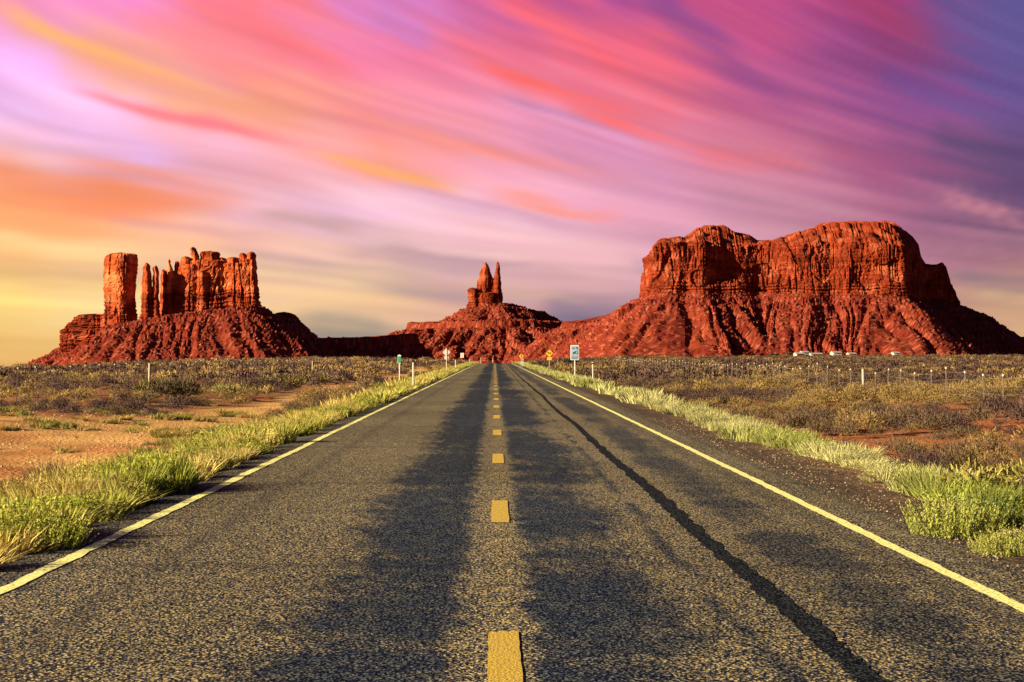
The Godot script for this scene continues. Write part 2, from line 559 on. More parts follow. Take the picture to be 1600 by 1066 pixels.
func tower(parent: Node3D, called: String, levels: Array, dist: float, hd: float, ledge_v := 455.0, rough := 1.0, sq := 3.2, turn := 0.5, pale := 1.0) -> void:
	# levels: [picture row, left column, right column] from the top down, at the distance dist; hd: half depth in metres
	var k := dist / F
	var o := parent.position
	var y_top: float = pt(800, levels[0][0], dist).y
	var y_low: float = pt(800, levels[-1][0], dist).y
	var hw_most := 0.0
	for l in levels:
		hw_most = maxf(hw_most, (l[2] - l[1]) * 0.5 * k)
	var n := clampi(int(4.2 * (hw_most + hd) / 2.1), 14, 260)
	var rows := maxi(6, int((y_top - y_low) / 1.9))
	var y_ledge: float = pt(800, ledge_v, dist).y
	var v := PackedVector3Array()
	var c := PackedColorArray()
	var lv := []
	var ring := []
	var most := Vector2.ZERO
	for i in n:
		var a := TAU * i / n
		var e := Vector2(signf(cos(a)) * pow(absf(cos(a)), 2.0 / sq), signf(sin(a)) * pow(absf(sin(a)), 2.0 / sq)).rotated(turn)
		most = Vector2(maxf(most.x, absf(e.x)), maxf(most.y, absf(e.y)))
		ring.append(e)
	for l in levels:
		lv.append([pt(800, l[0], dist).y, side(l[1], dist), side(l[2], dist)])
	if called == "rock_tower":      # blunt, broken tops
		lv[0][1] = lerpf(lv[0][1], lv[1][1], 0.7)
		lv[0][2] = lerpf(lv[0][2], lv[1][2], 0.7)
	for r in rows + 4:
		var t := minf(r / (rows - 1.0), 1.0)
		var shrink: float = 1.0 if r < rows else [0.82, 0.55, 0.28, 0.0][r - rows]
		var y := lerpf(y_low, y_top, t)
		var xl: float = lv[0][1]
		var xr: float = lv[0][2]
		for i in lv.size() - 1:
			if y <= lv[i][0] and y >= lv[i + 1][0]:
				var f: float = (lv[i][0] - y) / maxf(lv[i][0] - lv[i + 1][0], 0.001)
				xl = lerpf(lv[i][1], lv[i + 1][1], f)
				xr = lerpf(lv[i][2], lv[i + 1][2], f)
		var cx := (xl + xr) * 0.5
		var hw := (xr - xl) * 0.5
		var z := hd * clampf(0.55 + 0.45 * hw / hw_most, 0.3, 1.0)
		for i in n:
			var e: Vector2 = ring[i] / most
			var p := Vector3(cx + hw * e.x, y, -dist + z * e.y)
			var out := Vector3(e.x / maxf(hw, 1.0), 0, e.y / maxf(z, 1.0)).normalized()
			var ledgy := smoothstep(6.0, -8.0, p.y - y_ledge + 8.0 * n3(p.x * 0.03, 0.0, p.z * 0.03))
			var amp := clampf(hw / 15.0, 0.3, 1.0) * rough
			p.x += 1.6 * n3(p.x * 0.02, p.y * 0.07, p.z * 0.02 + cx)
			p += out * rock_disp(p, ledgy) * amp
			if r >= rows:
				p = Vector3(lerpf(cx, p.x, shrink), p.y + (1.0 - shrink) * 2.2 + 1.4 * n3(p.x * 0.2, 3.0, p.z * 0.2), lerpf(-dist, p.z, shrink))
			v.append(p - o)
			var rc := rock_color(p, ledgy)
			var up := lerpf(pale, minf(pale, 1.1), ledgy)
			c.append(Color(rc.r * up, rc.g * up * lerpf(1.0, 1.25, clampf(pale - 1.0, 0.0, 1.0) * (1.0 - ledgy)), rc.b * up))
	put(called, grid_mesh(n, rows + 4, v, c, PackedVector2Array(), true), M.rock, parent)

func resample(ring: Array, step: float) -> Array:      # ring: Vector4(x, y, z, run), closed
	var out := []
	for i in ring.size():
		var p0: Vector4 = ring[(i - 1 + ring.size()) % ring.size()]
		var a: Vector4 = ring[i]
		var b: Vector4 = ring[(i + 1) % ring.size()]
		var p3: Vector4 = ring[(i + 2) % ring.size()]
		var len := Vector2(a.x - b.x, a.z - b.z).length()
		var n := maxi(1, int(len / step))
		for k in n:
			var t := k / float(n)
			var q := a.lerp(b, t)
			var s := 0.5 * ((2.0 * a) + (b - p0) * t + (2.0 * p0 - 5.0 * a + 4.0 * b - p3) * t * t + (3.0 * a - p0 - 3.0 * b + p3) * t * t * t)
			out.append(q.lerp(s, 0.7))
	return out

func mound(parent: Node3D, called: String, ring: Array, cliff: float, foot: float, gully := 1.0, sd := 0.0) -> void:
	# a skirt of scree falling from a ring [u, v, distance, run] to the level foot; cliff: height of a rim of ledges at its top
	var o := parent.position
	var r4 := []
	for q in ring:
		var p := pt(q[0], q[1], q[2])
		r4.append(Vector4(p.x, p.y, p.z, q[3]))
	var pts := resample(r4, 2.6)
	var n := pts.size()
	var mid := Vector3.ZERO
	for p in pts:
		mid += Vector3(p.x, p.y, p.z) / n
	var nrm := []
	var w := 22
	var area := 0.0
	for i in n:
		var a: Vector4 = pts[i]
		var b: Vector4 = pts[(i + 1) % n]
		area += a.x * b.z - b.x * a.z
	for i in n:
		var a: Vector4 = pts[(i - w + n) % n]
		var b: Vector4 = pts[(i + w) % n]
		var t := Vector2(b.x - a.x, b.z - a.z).normalized()
		nrm.append(Vector2(t.y, -t.x) * (1.0 if area > 0.0 else -1.0))
	var run_most := 0.0
	for p in pts:
		run_most = maxf(run_most, p.w)
	var rows := int(run_most / 2.4)
	var inner := 5
	var v := PackedVector3Array()
	var c := PackedColorArray()
	for r in inner + rows:
		for i in n:
			var p: Vector4 = pts[i]
			var out: Vector2 = nrm[i]
			var q := Vector3(p.x, p.y, p.z)
			if r < inner:      # the top inside the ring
				var s := (inner - r) / float(inner)
				q = q.lerp(mid, s * 0.98)
				q.y = p.y + (mid.y - p.y) * s + 1.0 * n3(q.x * 0.1, 0.0, q.z * 0.1)
			else:
				var t := (r - inner) / (rows - 1.0)
				var fan := i * 2.6
				var d := t * p.w
				var drop := p.y - foot
				var fall := 1.0 - pow(1.0 - t, 1.32)
				var y := p.y - (drop - cliff) * fall
				if cliff > 0.0:
					var edge := clampf((d - 1.0 + 3.5 * n2(fan * 0.05, sd + 3.0)) / 5.0, 0.0, 1.0)
					y -= cliff * lerpf(t, edge, 0.9)
				q = Vector3(p.x + out.x * d, y, p.z + out.y * d)
				var warp := 14.0 * n2(q.x * 0.012 + sd, q.z * 0.012)
				var g1 := pow(absf(n2((fan + warp * 0.6) * 0.021 + sd, t * 0.55)), 0.75)
				var g2 := pow(absf(n2((fan + warp * 0.4) * 0.052 + sd + 40.0, t * 1.0)), 0.75)
				var g3 := absf(n2((fan + warp * 0.3) * 0.13 + sd + 80.0, t * 2.6))
				var env := smoothstep(0.0, 0.25, t) * (1.0 - 0.75 * smoothstep(0.6, 1.0, t))
				q.y += gully * (26.0 * (g1 - 0.22) + 11.0 * (g2 - 0.2) * (0.5 + t)) * env + gully * 4.5 * (g3 - 0.2) * smoothstep(0.0, 0.1, t)
				# ledges of harder beds part way down, and broken blocks
				var bed := n2(q.x * 0.01 + sd, 60.0) * 9.0
				q.y += 2.2 * sin((q.y + bed) * 0.42) * (1.0 - t) * smoothstep(0.0, 0.1, t)
				var blk := n3(q.x * 0.23, q.y * 0.23, q.z * 0.23)
				q.y += 1.3 * blk + maxf(0.0, n3(q.x * 0.33, 9.0, q.z * 0.33) - 0.25) * 6.0 + rng.randf_range(-1.5, 1.5)
			v.append(q - o)
			var n1 := n3(q.x * 0.02, q.y * 0.03, q.z * 0.02)
			var nf := n3(q.x * 0.2, q.y * 0.2, q.z * 0.2)
			var cc := Color(0.115, 0.018, 0.012).lerp(Color(0.155, 0.029, 0.016), clampf(0.4 + n1 * 1.2, 0.0, 1.0))
			cc = cc.lerp(Color(0.30, 0.11, 0.07), clampf(nf * 2.2 - 0.9, 0.0, 0.6))
			var gg := 1.0 + 0.3 * nf
			c.append(Color(cc.r * gg, cc.g * gg, cc.b * gg))
	put(called, grid_mesh(n, inner + rows, v, c, PackedVector2Array(), true), M.rock, parent)
	if called != "low_ridge":
		fallen_rocks(parent, v.slice(n * (inner + rows / 6)), n * 2, int(sd))

func fallen_rocks(parent: Node3D, v: PackedVector3Array, count: int, sd: int) -> void:      # blocks lying on the scree
	var r := RandomNumberGenerator.new()
	r.seed = sd
	var sp := PackedVector3Array()
	for f in [[0, 1, 2], [0, 2, 3], [0, 3, 4], [0, 4, 1], [5, 2, 1], [5, 3, 2], [5, 4, 3], [5, 1, 4]]:
		for i in f:
			sp.append([Vector3(0.1, 0.8, 0), Vector3(0.9, 0.1, 0.3), Vector3(0.1, 0.3, 0.8), Vector3(-0.8, 0.2, 0.2), Vector3(-0.1, 0.0, -0.8), Vector3(0, -0.7, 0)][i])
	var list := []
	for i in count:
		var p := v[r.randi() % v.size()]
		if p.z + parent.position.z < -4000.0 - 1400.0: continue
		var size := r.randf_range(1.2, 2.6) if r.randf() < 0.85 else r.randf_range(2.6, 5.0)
		var g := r.randf_range(0.7, 1.5)
		list.append([Transform3D(Basis.from_euler(Vector3(r.randf() * TAU, r.randf() * TAU, 0)).scaled(Vector3(size, size * 0.8, size)), p), Color(0.26 * g, 0.085 * g, 0.055 * g)])
	scatter(parent, "fallen_rocks", tri_mesh(sp), M.rock, list)

func build_castle_butte() -> void:
	var d := 4000.0
	var b := base("castle_butte", Vector3(side(280, d), 0, -d))
	tag(b, "red butte with one thick pillar and a row of jagged spires", "", "", "structure")
	mound(b, "scree_slope", [
		[100, 556, 3990, 90], [126, 547, 3965, 100], [148, 532, 3945, 115], [164, 509, 3935, 135], [215, 501, 3930, 150], [262, 492, 3935, 160], [320, 485, 3935, 165], [380, 479, 3940, 170], [408, 479, 3970, 170],
		[432, 492, 4010, 140], [462, 498, 4050, 120], [480, 517, 4085, 90], [470, 512, 4130, 90], [410, 488, 4140, 140], [300, 488, 4150, 150], [200, 502, 4140, 140], [120, 530, 4090, 110]], 0.0, 4.0, 0.5, 3.0)
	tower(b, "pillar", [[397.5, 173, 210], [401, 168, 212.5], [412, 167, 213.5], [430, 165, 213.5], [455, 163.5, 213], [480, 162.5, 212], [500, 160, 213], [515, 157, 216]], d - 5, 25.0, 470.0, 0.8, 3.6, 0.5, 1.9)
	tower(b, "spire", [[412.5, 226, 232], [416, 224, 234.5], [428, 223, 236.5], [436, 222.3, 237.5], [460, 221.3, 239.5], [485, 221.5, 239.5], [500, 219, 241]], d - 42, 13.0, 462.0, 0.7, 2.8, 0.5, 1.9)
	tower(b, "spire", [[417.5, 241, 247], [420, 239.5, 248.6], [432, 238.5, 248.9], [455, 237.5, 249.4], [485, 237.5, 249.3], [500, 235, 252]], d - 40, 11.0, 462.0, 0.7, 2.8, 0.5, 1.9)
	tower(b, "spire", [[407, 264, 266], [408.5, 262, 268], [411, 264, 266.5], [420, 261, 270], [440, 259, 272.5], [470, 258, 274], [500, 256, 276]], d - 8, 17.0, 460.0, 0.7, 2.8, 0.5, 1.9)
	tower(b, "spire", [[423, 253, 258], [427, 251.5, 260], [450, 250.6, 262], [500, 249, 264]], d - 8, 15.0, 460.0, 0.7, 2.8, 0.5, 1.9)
	# the wall of joined towers
	for q in [
		[[[424, 257, 271], [429, 253, 276], [450, 251, 279], [500, 246, 284]], -4.0, 17.0],
		[[[410, 274, 279], [414, 272.5, 281], [450, 271, 283], [500, 268, 285]], 2.0, 18.0],
		[[[403, 286, 296], [407, 283, 298], [430, 281, 299], [500, 278, 302]], -3.0, 22.0],
		[[[388.5, 298.5, 304], [391, 298, 306], [396, 299, 310], [400, 299.5, 312], [430, 298, 313], [500, 295, 316]], 1.0, 22.0],
		[[[424, 311, 318], [430, 309, 322], [450, 308, 324], [500, 305, 328]], -19.0, 14.0],
		[[[394.5, 318, 339], [398, 316, 342], [410, 314, 343], [450, 312, 344], [500, 308, 348]], 4.0, 24.0],
		[[[405, 342, 352], [409, 340.5, 354], [450, 339, 356], [500, 337, 358]], 8.0, 24.0],
		[[[404, 357, 371], [407, 355, 374], [418, 354, 375.5], [450, 353, 377], [500, 350, 380]], -4.0, 24.0],
		[[[398, 377, 383], [401, 375.5, 385.5], [450, 374, 388], [495, 372, 392]], 5.0, 22.0],
		[[[396, 388, 398], [399, 386, 400.5], [415, 385, 402.5], [445, 384.5, 403.5], [470, 383, 405.5], [492, 380, 411]], -6.0, 24.0],
		[[[414, 284, 310], [419, 278, 314], [450, 274, 316], [500, 268, 320]], -3.0, 25.0],
		[[[408, 304, 352], [412, 300, 356], [450, 298, 360], [500, 294, 364]], -2.0, 26.0],
		[[[412, 342, 384], [417, 338, 390], [450, 336, 392], [500, 330, 398]], -1.0, 26.0],
		[[[406, 372, 398], [410, 369, 400], [450, 368, 402], [500, 362, 408]], -3.0, 24.0],
		[[[440, 262, 398], [452, 254, 402], [470, 250, 405], [500, 246, 410]], 6.0, 24.0],
	]:
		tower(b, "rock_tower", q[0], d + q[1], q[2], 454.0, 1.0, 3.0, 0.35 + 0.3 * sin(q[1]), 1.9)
	tower(b, "bench_cliff", [[493, 128, 172], [495, 124, 176], [500, 117, 180], [512, 104, 180], [517, 99, 180], [535, 98, 180], [562, 96, 184]], d + 45, 42.0, 380.0, 1.1, 4.0, 0.12, 1.25)
	tower(b, "bench_cliff", [[490, 432, 458], [493, 424, 464], [502, 416, 470], [514, 412, 481], [524, 410, 486], [545, 405, 492]], d + 95, 34.0, 560.0, 0.8, 3.0)
	mound(b, "low_ridge", [[474, 529, 4095, 60], [540, 529, 4118, 60], [590, 528, 4140, 60], [626, 524, 4162, 60], [652, 521, 4190, 60], [640, 524, 4240, 60], [590, 528, 4240, 60], [530, 529, 4220, 60], [474, 529, 4200, 60]], 14.0, 0.0, 0.3, 61.0)

func build_throne_butte() -> void:
	var d := 5000.0
	var b := base("throne_butte", Vector3(side(760, d), 0, -d))
	tag(b, "twin spired red butte rising straight behind the road", "", "", "structure")
	tower(b, "spire", [[411.5, 757, 761], [414, 754.5, 763], [421, 751.5, 766], [440, 747, 769.5], [455, 744.5, 769], [470, 742, 770], [490, 738, 773]], d, 17.0, 462.0, 0.6, 2.6)
	tower(b, "spire", [[411, 775.5, 780], [413.5, 774.6, 780.6], [424, 773.8, 781.4], [435, 771, 783], [455, 769, 784], [470, 767.5, 785.5], [490, 764, 789]], d - 3, 15.0, 462.0, 0.5, 2.8)
	tower(b, "rock_tower", [[436, 755, 777], [441, 751, 780], [455, 746, 783], [475, 741, 786], [492, 736, 790]], d + 3, 17.0, 462.0, 0.8, 3.0)
	tower(b, "rock_tower", [[451.5, 733, 745], [454, 731, 747], [470, 731, 750], [490, 727, 754]], d - 2, 20.0, 462.0, 0.8, 3.4)
	tower(b, "rock_tower", [[458, 742, 784], [463, 735, 785.5], [478, 731, 786], [496, 726, 792]], d, 26.0, 470.0, 0.9, 3.4)
	mound(b, "upper_scree", [[727, 482, 4965, 200], [750, 479, 4955, 210], [785, 474, 4958, 210], [806, 476, 4990, 200], [832, 484, 5010, 170], [850, 487, 5040, 150], [840, 488, 5070, 90], [790, 474, 5070, 90], [740, 481, 5060, 90], [712, 490, 5020, 130]], 0.0, 30.0, 0.8, 21.0)
	mound(b, "lower_scree", [[642, 505, 4960, 170], [672, 504, 4925, 185], [700, 502, 4890, 200], [745, 501, 4860, 220], [790, 500, 4855, 220], [840, 501, 4880, 210], [872, 503, 4910, 200], [900, 504, 4960, 190],
		[915, 506, 5060, 150], [860, 502, 5150, 150], [760, 500, 5180, 150], [680, 503, 5160, 150], [640, 506, 5080, 140]], 13.0, 4.0, 1.0, 33.0)
	mound(b, "saddle_ridge", [[880, 504.5, 4640, 150], [925, 504, 4600, 170], [962, 490, 4560, 180], [990, 480, 4560, 180], [1000, 478, 4660, 120], [950, 494, 4720, 120], [890, 505, 4740, 120]], 7.0, 4.0, 0.9, 47.0)

const MESA_TOP := [[1000, 404], [1012, 398], [1020, 384], [1028, 376], [1040, 373], [1076, 368], [1090, 358], [1100, 353.5], [1132, 353], [1146, 362], [1170, 367], [1184, 377], [1208, 377], [1232, 368], [1260, 360], [1286, 350], [1320, 346.5], [1384, 346.5], [1400, 350], [1416, 362], [1428, 372], [1437, 384], [1441, 402], [1448, 413], [1464, 415], [1474, 411], [1480, 416], [1486, 435], [1494, 437], [1498, 450], [1502, 472]]
const MESA_RIM := [[1000, 406], [1012, 400], [1022, 384], [1035, 378], [1092, 380], [1140, 388], [1200, 380], [1240, 384], [1300, 380], [1360, 378], [1420, 384], [1437, 398], [1448, 418], [1474, 416], [1486, 438], [1502, 474]]

func build_mesa() -> void:
	var d := 4200.0
	var b := base("broad_mesa", Vector3(side(1250, d), 0, -d))
	tag(b, "broad red mesa with a sheer fluted cliff over long scree slopes", "", "", "structure")
	var o := b.position
	# foot of the cliff: u at distance dd, row of the base
	var plan := [[1013, 4215, 463], [1024, 4178, 461], [1048, 4165, 459], [1072, 4172, 458], [1098, 4160, 457], [1128, 4182, 457], [1160, 4190, 457], [1184, 4205, 458], [1210, 4192, 458], [1245, 4172, 459], [1275, 4168, 459],
		[1300, 4178, 460], [1330, 4160, 460], [1362, 4158, 461], [1392, 4150, 461], [1412, 4158, 462], [1420, 4185, 463], [1424, 4230, 466], [1436, 4290, 470], [1452, 4330, 474], [1474, 4370, 476], [1494, 4420, 478], [1500, 4470, 478], [1490, 4520, 476],
		[1400, 4540, 470], [1250, 4520, 465], [1100, 4480, 462], [1030, 4420, 462], [1006, 4330, 463], [1006, 4265, 463]]
	var r4 := []
	for q in plan:
		var p := pt(q[0], q[2], q[1])
		r4.append(Vector4(p.x, p.y, p.z, 0))
	var pts := resample(r4, 2.1)
	var n := pts.size()
	var nrm := []
	for i in n:
		var a: Vector4 = pts[(i - 7 + n) % n]
		var c2: Vector4 = pts[(i + 7) % n]
		var t := Vector2(c2.x - a.x, c2.z - a.z).normalized()
		nrm.append(Vector2(-t.y, t.x))
	if (nrm[n / 5] as Vector2).y < 0.0:
		for i in n: nrm[i] = -nrm[i]
	var rows := 74
	var caps := 34
	var v := PackedVector3Array()
	var c := PackedColorArray()
	for r in rows + caps:
		for i in n:
			var q: Vector4 = pts[i]
			var u := VANISH + F * q.x / -q.z
			var y_rim := pt(u, table(MESA_RIM, u), -q.z).y + 2.0 * n2(q.x * 0.06, q.z * 0.06)
			var t := minf(r / (rows - 1.0), 1.0)
			var p := Vector3(q.x, lerpf(q.y - 8.0, y_rim, t), q.z)
			var out := Vector3(nrm[i].x, 0, nrm[i].y)
			var ledgy := smoothstep(0.30, 0.16, t + 0.08 * n3(p.x * 0.03, 0.0, p.z * 0.03))
			p += out * (rock_disp(p, ledgy) * 1.15 + 4.0 * (1.0 - t) * (1.0 - t) - 1.5 * t * t)
			# great slabs have spalled off, leaving arched recesses
			var slab := n3(p.x * 0.016 + 3.0, p.y * 0.012, p.z * 0.016)
			p -= out * 5.0 * smoothstep(0.06, 0.10, slab) * smoothstep(0.95, 0.75, t + 0.3 * n3(p.x * 0.02, 7.0, p.z * 0.02))
			if r >= rows:
				var s := (r - rows + 1.0) / caps
				var sx: float = clampf(q.x, side(1050, 4320), side(1440, 4320))
				var target := Vector3(lerpf(q.x, sx, 0.7), 0, -4330.0 - (sx - side(1050, 4320)) * 0.06)
				var w := pow(s, 1.3)
				p.x = lerpf(p.x, target.x, w)
				p.z = lerpf(p.z, target.z, w)
				var u2 := VANISH + F * p.x / -p.z
				var y_top := pt(u2, table(MESA_TOP, u2), -p.z).y + 1.6 * floorf(2.0 * n2(p.x * 0.05, 30.0)) + 1.2 * n2(p.x * 0.2, 31.0)
				var rise := clampf(w / 0.42 + 0.12 * n2(p.x * 0.03, p.z * 0.03), 0.0, 1.0)
				var stair := rise * 4.0
				stair = (floorf(stair) + smoothstep(0.45, 0.8, stair - floorf(stair))) / 4.0
				p.y = lerpf(p.y, y_top, lerpf(rise, stair, 0.55)) + 1.6 * n3(p.x * 0.09, 2.0, p.z * 0.09) * (1.0 - w) + 2.5 * (absf(n2(p.x * 0.04, 8.0)) - 0.3) * (1.0 - rise)
				ledgy = 0.55
			v.append(p - o)
			c.append(rock_color(p, ledgy))
	put("cliff", grid_mesh(n, rows + caps, v, c, PackedVector2Array(), true), M.rock, b)
	var ring := []
	for q in plan:
		ring.append([q[0], q[2] - 1.0, q[1] - 3.0, 215.0 if q[1] < 4250 else 240.0])
	mound(b, "scree_slope", ring, 0.0, 4.0, 0.8, 5.0)

# ------------------------------------------------------------------ plants
func grass_mesh(sd: int, blades: int, wide: float, radius: float, lean: float) -> ArrayMesh:
	var r := RandomNumberGenerator.new()
	r.seed = sd
	var v := PackedVector3Array()
	var c := PackedColorArray()
	for i in blades:
		var a := r.randf() * TAU
		var q := Vector3(cos(a), 0, sin(a)) * radius * sqrt(r.randf())
		var h := r.randf_range(0.45, 1.0)
		var out := Vector3(cos(a + r.randf_range(-0.9, 0.9)), 0, sin(a + r.randf_range(-0.9, 0.9))) * lean * r.randf_range(0.2, 1.0) * h
		var p1 := q + Vector3(0, h * 0.55, 0) + out * 0.35
		var p2 := q + Vector3(0, h, 0) + out
		var ang := r.randf() * PI
		var s := Vector3(cos(ang), 0, sin(ang)) * wide * r.randf_range(0.6, 1.3)
		var tone := r.randf_range(0.62, 1.25)
		var col := Color(tone, tone * r.randf_range(0.92, 1.06), tone * r.randf_range(0.7, 1.2))
		v.append_array([q - s, q + s, p1 + s * 0.9, q - s, p1 + s * 0.9, p1 - s * 0.9, p1 - s * 0.9, p1 + s * 0.9, p2])
		for k in 9: c.append(col)
	return tri_mesh(v, c)

func plume_mesh(sd: int, stems: int, leaves: int, radius: float, leaf := 0.11) -> ArrayMesh:      # upright leafy fingers, as of a young thistle or rabbitbrush
	var r := RandomNumberGenerator.new()
	r.seed = sd
	var v := PackedVector3Array()
	var c := PackedColorArray()
	for i in stems:
		var a := r.randf() * TAU
		var q := Vector3(cos(a), 0, sin(a)) * radius * sqrt(r.randf())
		var h := r.randf_range(0.5, 1.0) * (1.0 - 0.35 * q.length() / radius)
		var tip := q * 1.35 + Vector3(r.randf_range(-0.1, 0.1), h, r.randf_range(-0.1, 0.1))
		var tone := r.randf_range(0.7, 1.2)
		for k in leaves:
			var t := 0.15 + 0.85 * k / (leaves - 1.0)
			var p := q.lerp(tip, t)
			var la := r.randf() * TAU
			var dir := Vector3(cos(la) * 0.55, 0.85, sin(la) * 0.55) * leaf * (1.15 - 0.5 * t)
			var sd2 := Vector3(-sin(la), 0, cos(la)) * leaf * 0.145
			var tn := tone * r.randf_range(0.75, 1.2)
			var col := Color(tn, tn * r.randf_range(0.95, 1.05), tn * r.randf_range(0.7, 1.2))
			v.append_array([p - sd2, p + sd2, p + dir])
			for j in 3: c.append(col)
	return tri_mesh(v, c)

func bush_mesh(sd: int, leaves: int, size: float, wide: float, ragged: float, twig := 0.25) -> ArrayMesh:      # a low dome of twigs and small leaves, about 1 m across and 0.6 m high
	var r := RandomNumberGenerator.new()
	r.seed = sd
	var v := PackedVector3Array()
	var c := PackedColorArray()
	var lobes := []
	for i in 7:
		var a := r.randf() * TAU
		lobes.append(Vector3(cos(a) * r.randf_range(0.1, 0.36), r.randf_range(0.12, 0.34), sin(a) * r.randf_range(0.1, 0.36)))
	for i in leaves:
		var lobe: Vector3 = lobes[r.randi() % 7]
		var dir := Vector3(r.randfn(), absf(r.randfn()) * 0.9 + 0.05, r.randfn()).normalized()
		var p := lobe + dir * (0.26 * pow(r.randf(), 0.45)) * Vector3(1, 0.95, 1)
		p.y = maxf(p.y, 0.01)
		var ax := (dir + Vector3(r.randfn(), r.randfn() + 1.1, r.randfn()) * ragged).normalized()
		var sv := ax.cross(Vector3(r.randfn(), r.randfn(), r.randfn())).normalized()
		var is_twig := r.randf() < twig
		var len := size * r.randf_range(0.6, 1.4) * (1.6 if is_twig else 1.0)
		sv *= wide * r.randf_range(0.6, 1.3) * (0.4 if is_twig else 1.0)
		var tone := r.randf_range(0.65, 1.25)
		var col := Color(tone, tone * r.randf_range(0.94, 1.05), tone * r.randf_range(0.75, 1.15))
		if is_twig:
			col = Color(0.75, 0.55, 0.55) * tone
		v.append_array([p - sv, p + sv, p + ax * len + sv * 0.4, p - sv, p + ax * len + sv * 0.4, p + ax * len - sv * 0.4])
		for k in 6: c.append(col)
	return tri_mesh(v, c)

func scatter(parent: Node3D, called: String, mesh: Mesh, material: Material, list: Array) -> void:      # list of [Transform3D, Color]
	if list.is_empty():
		return
	var mm := MultiMesh.new()
	mm.transform_format = MultiMesh.TRANSFORM_3D
	mm.use_colors = true
	mm.mesh = mesh
	mm.instance_count = list.size()
	for i in list.size():
		mm.set_instance_transform(i, list[i][0])
		mm.set_instance_color(i, list[i][1])
	var o := MultiMeshInstance3D.new()
	o.name = called
	o.multimesh = mm
	o.material_override = material
	o.set_meta("kind", "stuff")
	parent.add_child(o, true)

func stand(p: Vector3, wide: float, high: float) -> Transform3D:
	return Transform3D(Basis.from_euler(Vector3(rng.randf_range(-0.12, 0.12), rng.randf() * TAU, rng.randf_range(-0.12, 0.12))).scaled(Vector3(wide, high, wide)), p)

func in_frame(x: float, d: float, margin := 220.0) -> bool:
	var u := VANISH + F * x / d
	return u > -margin and u < 1600.0 + margin

